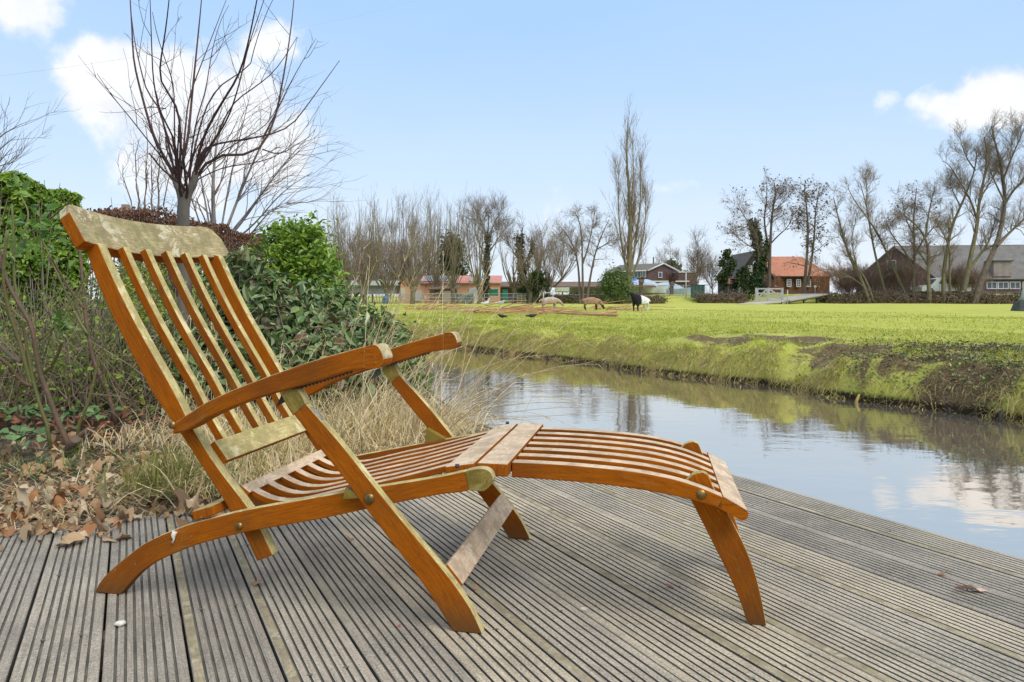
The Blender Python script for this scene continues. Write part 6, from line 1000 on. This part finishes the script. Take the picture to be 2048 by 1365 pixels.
boat('white covered boat left of the green bush', 1186, 92, at(0, 590, 92)[2], 6.2, M_hull, simple('white_cover', (.72, .74, .76), (.6, .62, .64), 1.5), 1); boat('white boat with blue cover right behind the poplar trunk', 1262, 92, at(0, 590, 92)[2], 4.2, M_hull, M_blue, 1); boat('white boat with pale blue hood beside the mesh fence', 1298, 88, at(0, 590, 88)[2], 4.2, M_hull, M_lb, 1); boat('low white boat far left of the green bush', 1143, 98, at(0, 586, 98)[2], 4.6, M_hull, M_hull, 0); boat('small boat under a light blue sheet behind the mesh fence', 1345, 92, at(0, 592, 92)[2]-.2, 5, M_lb, M_lb, 1); boat('white boat with a bright blue stripe partly behind the pollarded stump', 1276, 96, at(0, 586, 96)[2], 3.6, M_hull, M_blue, 1)
for x, lab in ((1282, 'knobbly pollard stump in front of the blue covered boat'), (1343, 'thick-headed brown pollard in front of the brown house gable')):
    big = x > 1300; Z = 86; g = gnd(x, Z); hd = at(x, 566 if big else 562, Z); lm = [([g-[0, 0, .1], (g+hd)/2, hd], .22, .28), ([hd-[0, 0, .2], hd+[.1, 0, .15]], .38, .3)]+[([hd, hd+np.array([dx_, 0, .8 if big else .35])] , .04, .02) for dx_ in (-.7, -.4, -.1, .2, .5, .8)]
    tree('pollard_stump', g, lab, lm, [dict(k=14 if big else 4, t=(.1, 1), ang=(20, 60), ln=(.4, 1.1 if big else .4), n=5, wig=.1, rmin=.016)], B_brown, T_red, rg=r7)
# white van behind the trees
Z = 79; c_ = np.array([at(1885, 0, Z)[0], Z, 1.28]); t = thing('parked_van', tuple(c_), 'white double-cab van parked behind the bare trees at right', 'van', rz=math.pi-.1); bl = W_(92, Z); prf = [(-.5, .3), (.5, .3), (.5, .75), (.44, .95), (.30, 1.02), (.17, 1.72), (.10, 1.8), (-.12, 1.84), (-.16, 1.8), (-.18, 1.15), (-.5, 1.15)]; V = [(a*bl, -.9, z_) for a, z_ in prf]+[(a*bl, .9, z_) for a, z_ in prf]; n = len(prf); mb = MB(); mb.add(V, [tuple(range(n))]); mb.add(V, [tuple(range(2*n-1, n-1, -1))]); mb.add(V, [(i, (i+1) % n, (i+1) % n+n, i+n) for i in range(n)][::-1]); bev(mb.build('body', M_hull, t), .05)
for sy in (-1, 1):
    mb = MB(); mb.add([(.16*bl, sy*.915, 1.12), (.02*bl, sy*.915, 1.12), (.02*bl, sy*.915, 1.66), (.10*bl, sy*.915, 1.66)], [(0, 1, 2, 3)]); mb.add([(.0*bl, sy*.915, 1.12), (-.13*bl, sy*.915, 1.12), (-.13*bl, sy*.915, 1.68), (.0*bl, sy*.915, 1.68)], [(0, 1, 2, 3)]); mb.build('side_window', M_glass, t)
    for sx in (-.33, .33):
        mb = MB(); mb.tube([(sx*bl, sy*.93, .33), (sx*bl, sy*.70, .33)], .34, 18); wh = mb.build('wheel', M_dark, t); mb = MB(); mb.tube([(sx*bl, sy*.945, .33), (sx*bl, sy*.925, .33)], .19, 14); mb.build('rim', M_galv, wh)
mb = MB(); mb.add([(.305*bl, -.8, 1.06), (.305*bl, .8, 1.06), (.185*bl, .75, 1.66), (.185*bl, -.75, 1.66)], [(0, 1, 2, 3)]); V = mb.v[0]; V[:, 0] += .03; mb.build('windscreen', M_glass, t)
# ------------------------------------------------------------------ gate, bridge
M_gw = simple('whitened_wood', (.42, .41, .38), (.30, .29, .27), 3, .7); Z = 69; g = gnd(1533, Z); t = thing('wooden_gate', tuple(g), 'pale grey wooden double gate with diagonal braces at the end of the pasture', 'gate'); wpx = lambda x: W_(x-1533, Z); zz = lambda y: at(0, y, Z)[2]-g[2]
for x, nm in ((1512, 'post'), (1536, 'post'), (1565, 'post')): mb = MB(); mb.box((wpx(x), 0, zz(576)/2), (.15, .15, zz(576))); mb.build('post', M_gw, t)
for xa, xb, fl in ((1515, 1534, 0), (1538, 1563, 1)):
    mb = MB(); L_ = wpx(xb)-wpx(xa); cx_ = (wpx(xa)+wpx(xb))/2
    for y in (578, 587, 597): mb.box((cx_, -.03, zz(y)), (L_, .06, .13))
    for x in (xa, xb): mb.box((wpx(x), -.03, zz(588)), (.12, .065, zz(578)-zz(598)))
    a, b = (wpx(xa), zz(597 if not fl else 578)), (wpx(xb), zz(578 if not fl else 597)); dd_ = np.array([b[0]-a[0], 0, b[1]-a[1]]); nn_ = unit(np.array([-dd_[2], 0, dd_[0]]))*.07; A0 = np.array([a[0], -.075, a[1]]); B0 = np.array([b[0], -.075, b[1]]); V = [A0-nn_, B0-nn_, B0+nn_, A0+nn_]; V += [v+np.array([0, .06, 0]) for v in V]; mb.add(V, [(0, 1, 2, 3), (7, 6, 5, 4), (0, 4, 5, 1), (1, 5, 6, 2), (2, 6, 7, 3), (3, 7, 4, 0)]); mb.build('gate_leaf', M_gw, t)
t = thing('footbridge', tuple(g), 'weathered plank bridge rising to the right behind the gate', 'bridge'); mb = MB(); a = at(1545, 605, Z+2); b = at(1635, 587, Z+9); 
def plank(mb, a, b, w_, th): d = unit(b-a); s_ = unit(np.cross(d, [0, 0, 1.]))*w_/2; u_ = np.array([0, 0, th]); V = [a-s_, b-s_, b+s_, a+s_]; V = V+[v-u_ for v in V]; mb.add(V, [(0, 1, 2, 3), (7, 6, 5, 4), (0, 4, 5, 1), (1, 5, 6, 2), (2, 6, 7, 3), (3, 7, 4, 0)])
a = np.array([at(1556, 0, Z+1)[0], Z+1, .62]); b = np.array([at(1632, 0, Z+7)[0], Z+7, 1.30]); plank(mb, a, b, 2.6, .12); mb.build('bridge_deck', simple('bridge_planks', (.42, .39, .33), (.3, .28, .23), 4), t, tuple(g)); mb = MB(); plank(mb, a-[0, 1.0, .1], b-[0, 1.0, .1], .2, .3); mb.build('beam', simple('bridge_beam', (.25, .23, .19), (.18, .16, .13), 4), t, tuple(g))
for f in (.1, .55, .9): mb = MB(); q = a+(b-a)*f-[0, 1., 0]; mb.tube([q-[0, 0, 1.2], q-[0, 0, .3]], .1, 8); mb.build('pile', M_dark, t, tuple(g))
mb = MB(); a2 = np.array([at(1497, 0, Z-2.5)[0], Z-2.0, .27]); b2 = np.array([at(1554, 0, Z+.4)[0], Z+.4, .60]); plank(mb, a2, b2, 2.4, .1); mb.build('ramp', simple('ramp_planks', (.48, .45, .38), (.36, .33, .27), 4), t, tuple(g))
p = gnd(1575, 68); t = thing('marker_post', tuple(p), 'thin pale post between gate and bridge', 'post'); mb = MB(); mb.tube([(0, 0, -.1), (0, 0, 1.35)], .05, 6); mb.build('pole', simple('pale_green_post', (.5, .5, .38), (.4, .4, .3), 4), t); mb = MB(); mb.tube([(0, 0, 1.35), (0, 0, 1.4)], .065, 6); mb.build('cap', M_gw, t)
p = np.array([at(1630, 0, 84)[0], 84, 1.25]); t = thing('small_sign', tuple(p), 'small white sign on a post in front of the wooden house', 'sign'); mb = MB(); mb.tube([(0, 0, -.2), (0, 0, .95)], .035, 6); mb.build('pole', M_galv, t); mb = MB(); mb.box((0, -.05, .95), (.3, .03, .22)); mb.build('sign_board', M_white, t)
# dark stone block at the right edge
Z = 30; p = gnd(2046, Z); t = thing('stone_block', tuple(p), 'dark tapered stone block with a pale post on it at the right edge', 'stone block'); mb = MB(); V = [(-.36, -.3, 0), (.36, -.3, 0), (.36, .3, 0), (-.36, .3, 0), (-.24, -.2, .42), (.24, -.2, .42), (.24, .2, .42), (-.24, .2, .42)]; mb.add(V, [(3, 2, 1, 0), (4, 5, 6, 7), (0, 1, 5, 4), (1, 2, 6, 5), (2, 3, 7, 6), (3, 0, 4, 7)]); bev(mb.build('base', simple('dark_stone', (.07, .075, .075), (.045, .05, .05), 8, .9, .4), t), .04); mb = MB(); mb.tube([(.02, 0, .42), (.05, 0, .62), (.07, 0, 1.0)], [.22, .12, .06], 10); mb.build('post', simple('greenish_stone', (.3, .34, .3), (.22, .25, .22), 8), t)
# ------------------------------------------------------------------ felled branches on the pasture
M_peel = simple('peeled_branches', (.52, .30, .15), (.36, .18, .09), 1.5, .8)
piles = [('heap of orange-brown cut branches in front of the gabled shed', 805, 915, 622, 616, 42, .12), ('long strewn line of cut branches in the middle of the pasture', 925, 1110, 628, 620, 62, .12), ('low scatter of branches left of the black and white sheep', 1160, 1275, 621, 618, 28, .08)]
for lab, xa, xb, ya, yb, n, hh in piles:
    mb = MB(); P = []
    for i in range(n):
        x = r7.uniform(xa, xb); y = r7.uniform(yb, ya); Z = F*(H-FZ)/(y-HY); X = (x-CX)/F*Z; th = r7.normal()*.6; L_ = r7.uniform(.4, 2.2); z0 = FZ+.03+abs(r7.normal())*hh*.5; d = np.array([math.cos(th), math.sin(th)*.8, r7.normal()*.13]); p0 = np.array([X, Z, z0]); P.append([p0, p0+d*L_*.5+r7.normal(size=3)*.05, p0+d*L_])
    P = np.array(P); P[:, :, 2] = np.maximum(P[:, :, 2], FZ+.02); mb.tubes(P, r7.uniform(.008, .028, n)[:, None]*np.linspace(1, .4, 3), 4); o = mb.build('branch_pile', M_peel); tag(o, lab, 'branch pile', 'cut branches lying on the pasture')
def log(label, pts, r0):
    P = []
    for x, y in pts: Z = F*(H-FZ)/(y-HY); P.append([(x-CX)/F*Z, Z, FZ+r0*.9])
    P[-1][2] += .03; mb = MB(); mb.tube(smooth(P, 12), np.linspace(r0, r0*.35, 12), 7); o = mb.build('felled_branch', M_peel); tag(o, label, 'branch', 'single long branches on the pasture')
log('longest felled orange branch, nearest the stream', [(1235, 633.5), (1180, 632), (1120, 629), (1060, 625)], .045); log('felled branch with a raised dark end below the brown sheep', [(1232, 626), (1215, 629), (1195, 631), (1150, 629)], .05); log('felled branch running under the tan sheep', [(1075, 628), (1100, 622), (1115, 619)], .04); log('pale felled branch right of the brown sheep', [(1290, 622.5), (1250, 622), (1205, 619)], .035); log('thin felled branch left of the dark birds', [(1010, 624), (960, 627), (900, 625)], .03)
# ------------------------------------------------------------------ animals
def skinbody(name, nodes, edges, mat, parent, sub=2):
    me = bpy.data.meshes.new(name); me.from_pydata([n[0] for n in nodes], edges, []); me.materials.append(mat); o = bpy.data.objects.new(name, me); COL.objects.link(o); o.parent = parent
    m = o.modifiers.new('skin', 'SKIN'); m.use_smooth_shade = True
    for i, nn in enumerate(nodes): r_ = nn[1]; me.skin_vertices[0].data[i].radius = r_ if isinstance(r_, tuple) else (r_, r_)
    me.skin_vertices[0].data[0].use_root = True; s_ = o.modifiers.new('sub', 'SUBSURF'); s_.levels = sub; s_.render_levels = sub; return o
def sheep(label, x, y, rz, mat, pose, s=1., horn=False):
    Z = F*(H-FZ)/(y-HY); t = thing('sheep', ((x-CX)/F*Z, Z, FZ), label, 'sheep', 'sheep on the pasture', rz)
    nodes = [((-.30, 0, .52), (.17, .19)), ((0, 0, .50), (.20, .22)), ((.26, 0, .53), (.16, .19))]; ed = [(0, 1), (1, 2)]
    neck = {'up': [((.42, 0, .66), (.09, .11)), ((.52, 0, .78), (.075, .085)), ((.64, 0, .76), (.06, .06)), ((.73, 0, .71), (.035, .04))], 'graze': [((.44, 0, .46), (.10, .12)), ((.56, 0, .28), (.075, .085)), ((.62, 0, .15), (.06, .06)), ((.66, 0, .06), (.035, .04))], 'low': [((.44, 0, .50), (.10, .12)), ((.58, 0, .38), (.08, .085)), ((.68, 0, .28), (.06, .06)), ((.74, 0, .20), (.035, .04))]}[pose]
    k = 2
    for q in neck: nodes.append(q); ed.append((k, len(nodes)-1)); k = len(nodes)-1
    for sx, sy, par in ((-.30, 1, 0), (-.26, -1, 0), (.24, 1, 2), (.28, -1, 2)):
        hind = par == 0; a = len(nodes); nodes += [((sx, sy*.11, .36), (.07, .085)), ((sx+(-.05 if hind else .01), sy*.11, .20), (.035, .035)), ((sx+(.0 if hind else 0), sy*.11, .06), (.028, .028)), ((sx+.02, sy*.11, .012), (.03, .026))]; ed += [(par, a), (a, a+1), (a+1, a+2), (a+2, a+3)]
    a = len(nodes); nodes.append(((-.50, 0, .52), (.035, .035))); nodes.append(((-.53, 0, .40), (.03, .03))); ed += [(0, a), (a, a+1)]
    body = skinbody('body', nodes, ed, mat, t)
    hd = np.array(neck[1][0]); hp = unit(np.array(neck[2][0])-hd); mb = MB()
    for sy in (-1, 1): c_ = hd+hp*.02+np.array([0, sy*.07, .03]); mb.add([c_, c_+[-.03, sy*.05, .01], c_+[-.03, sy*.11, -.02], c_+[.02, sy*.06, -.02]], [(0, 1, 2, 3)])
    mb.build('ears', mat, t); t.scale = (s, s, s); return t
def sheepmat(name, f):
    m, t, b = newmat(name); o = t.nodes.new('ShaderNodeTexCoord').outputs['Object']; sx = t.nodes.new('ShaderNodeSeparateXYZ'); t.links.new(o, sx.inputs[0]); c = f(t, sx); t.links.new(c, b.inputs['Base Color']); b.inputs['Roughness'].default_value = .95; bump(t, b, noise(t, 25, 4, .7), .8, .02); return m
M_bw = sheepmat('black_and_white_fleece', lambda t, sx: mixc(t, mrange(t, sx.outputs['X'], .06, .13), mixc(t, mrange(t, noise(t, 5, 3), .5, .66, 0, .5), (.75, .73, .69), (.35, .36, .4)), (.012, .011, .012)))
M_brs = sheepmat('brown_fleece', lambda t, sx: mixc(t, mrange(t, sx.outputs['Z'], .34, .22), mixc(t, mrange(t, noise(t, 4, 3), .45, .65), (.36, .22, .13), (.24, .14, .085)), (.035, .022, .018)))
M_tan = sheepmat('tan_grey_fleece', lambda t, sx: mixc(t, mrange(t, noise(t, 3.5, 4), .42, .6), (.40, .27, .17), (.46, .42, .37)))
sheep('black and white sheep standing with raised head under the poplar', 1281, 623.5, math.pi+.55, M_bw, 'up', .92); sheep('brown sheep with dark legs grazing left of the green bush', 1182, 621, -.12, M_brs, 'graze', .86); sheep('tan and grey sheep bending down in front of the white frame', 1099, 621, .1, M_tan, 'low', .86)
def bird(label, x, y, s, mat, head, rz, cat='bird', name='resting_bird', grp='dark birds on the pasture', neckh=.16):
    Z = F*(H-FZ)/(y-HY); t = thing(name, ((x-CX)/F*Z, Z, FZ), label, cat, grp, rz); skinbody('body', [((-.16, 0, .11), (.05, .05)), ((0, 0, .12), (.10, .10)), ((.13, 0, .13), (.07, .08)), ((.19, 0, .13+neckh), (.035, .04)), ((.26, 0, .13+neckh), (.03, .03)), ((-.28, 0, .13), (.03, .015))], [(1, 0), (1, 2), (2, 3), (3, 4), (0, 5)], mat, t)
    mb = MB(); h_ = np.array([.28, 0, .13+neckh]); mb.add([h_+[0, -.015, .01], h_+[0, .015, .01], h_+[.07, 0, -.01], h_+[0, 0, -.02]], [(0, 1, 2), (0, 2, 3), (1, 3, 2)][:1]); mb.build('beak', head, t)
    mb = MB(); [mb.tube([(0, sy*.04, .08), (.01, sy*.04, .0)], .01, 4) for sy in (-1, 1)]; mb.build('legs', head, t); t.scale = (s, s, s)
M_bk = simple('black_feathers', (.015, .015, .016), (.04, .038, .035), 10, .6); M_wg = simple('white_grey_feathers', (.72, .71, .68), (.35, .34, .33), 4, .8); M_beak = simple('beak', (.5, .3, .1), (.4, .2, .08), 9)
bird('dark bird furthest left on the grass, beside the branch heap', 952, 627, .52, M_bk, M_beak, .4, neckh=.08); bird('dark bird second from left, on the open grass', 1005, 637.5, .52, M_bk, M_beak, 2.7, neckh=.06); bird('dark bird nearest the sheep, head low on the grass', 1063, 637, .58, M_bk, M_beak, .1, neckh=.03)
bird('white goose left of the white frame', 971, 611.5, 1.5, M_wg, M_beak, .6, 'goose', 'goose', 'geese near the rail fence', .2); bird('grey and white goose right of the other goose', 1000, 611, 1.5, M_wg, M_beak, 0, 'goose', 'goose', 'geese near the rail fence', .1)
bird('small dark bird by the mesh fence', 1388, 606.5, 1.0, M_bk, M_beak, .2, neckh=.05)
# power lines
mb = MB(); P = [at(560, 68, 30), at(700, 38, 32), at(845, -2, 34), at(980, -45, 36)]; P[0] = at(-60, 160, 22); P.insert(1, at(250, 120, 26)); mb.tube(smooth(P, 24), .0028, 4); o = mb.build('power_line', M_galv); tag(o, 'single thin overhead wire crossing the sky at upper left', 'wire')
# track on the dyke in front of the buildings
mb = MB(); n = 14; xs = np.linspace(1400, 2080, n); V = []
for x in xs:
    Z = np.interp(x, [1400, 1700, 2080], [89, 84, 78]); 
    for dz in (0, 3): q = gnd(x, Z+dz); V.append(q+[0, 0, .03])
mb.add(V, [(2*i, 2*i+2, 2*i+3, 2*i+1) for i in range(n-1)]); o = mb.build('track', simple('gravel_track', (.34, .31, .27), (.25, .23, .2), 5, .95)); tag(o, kind='structure')
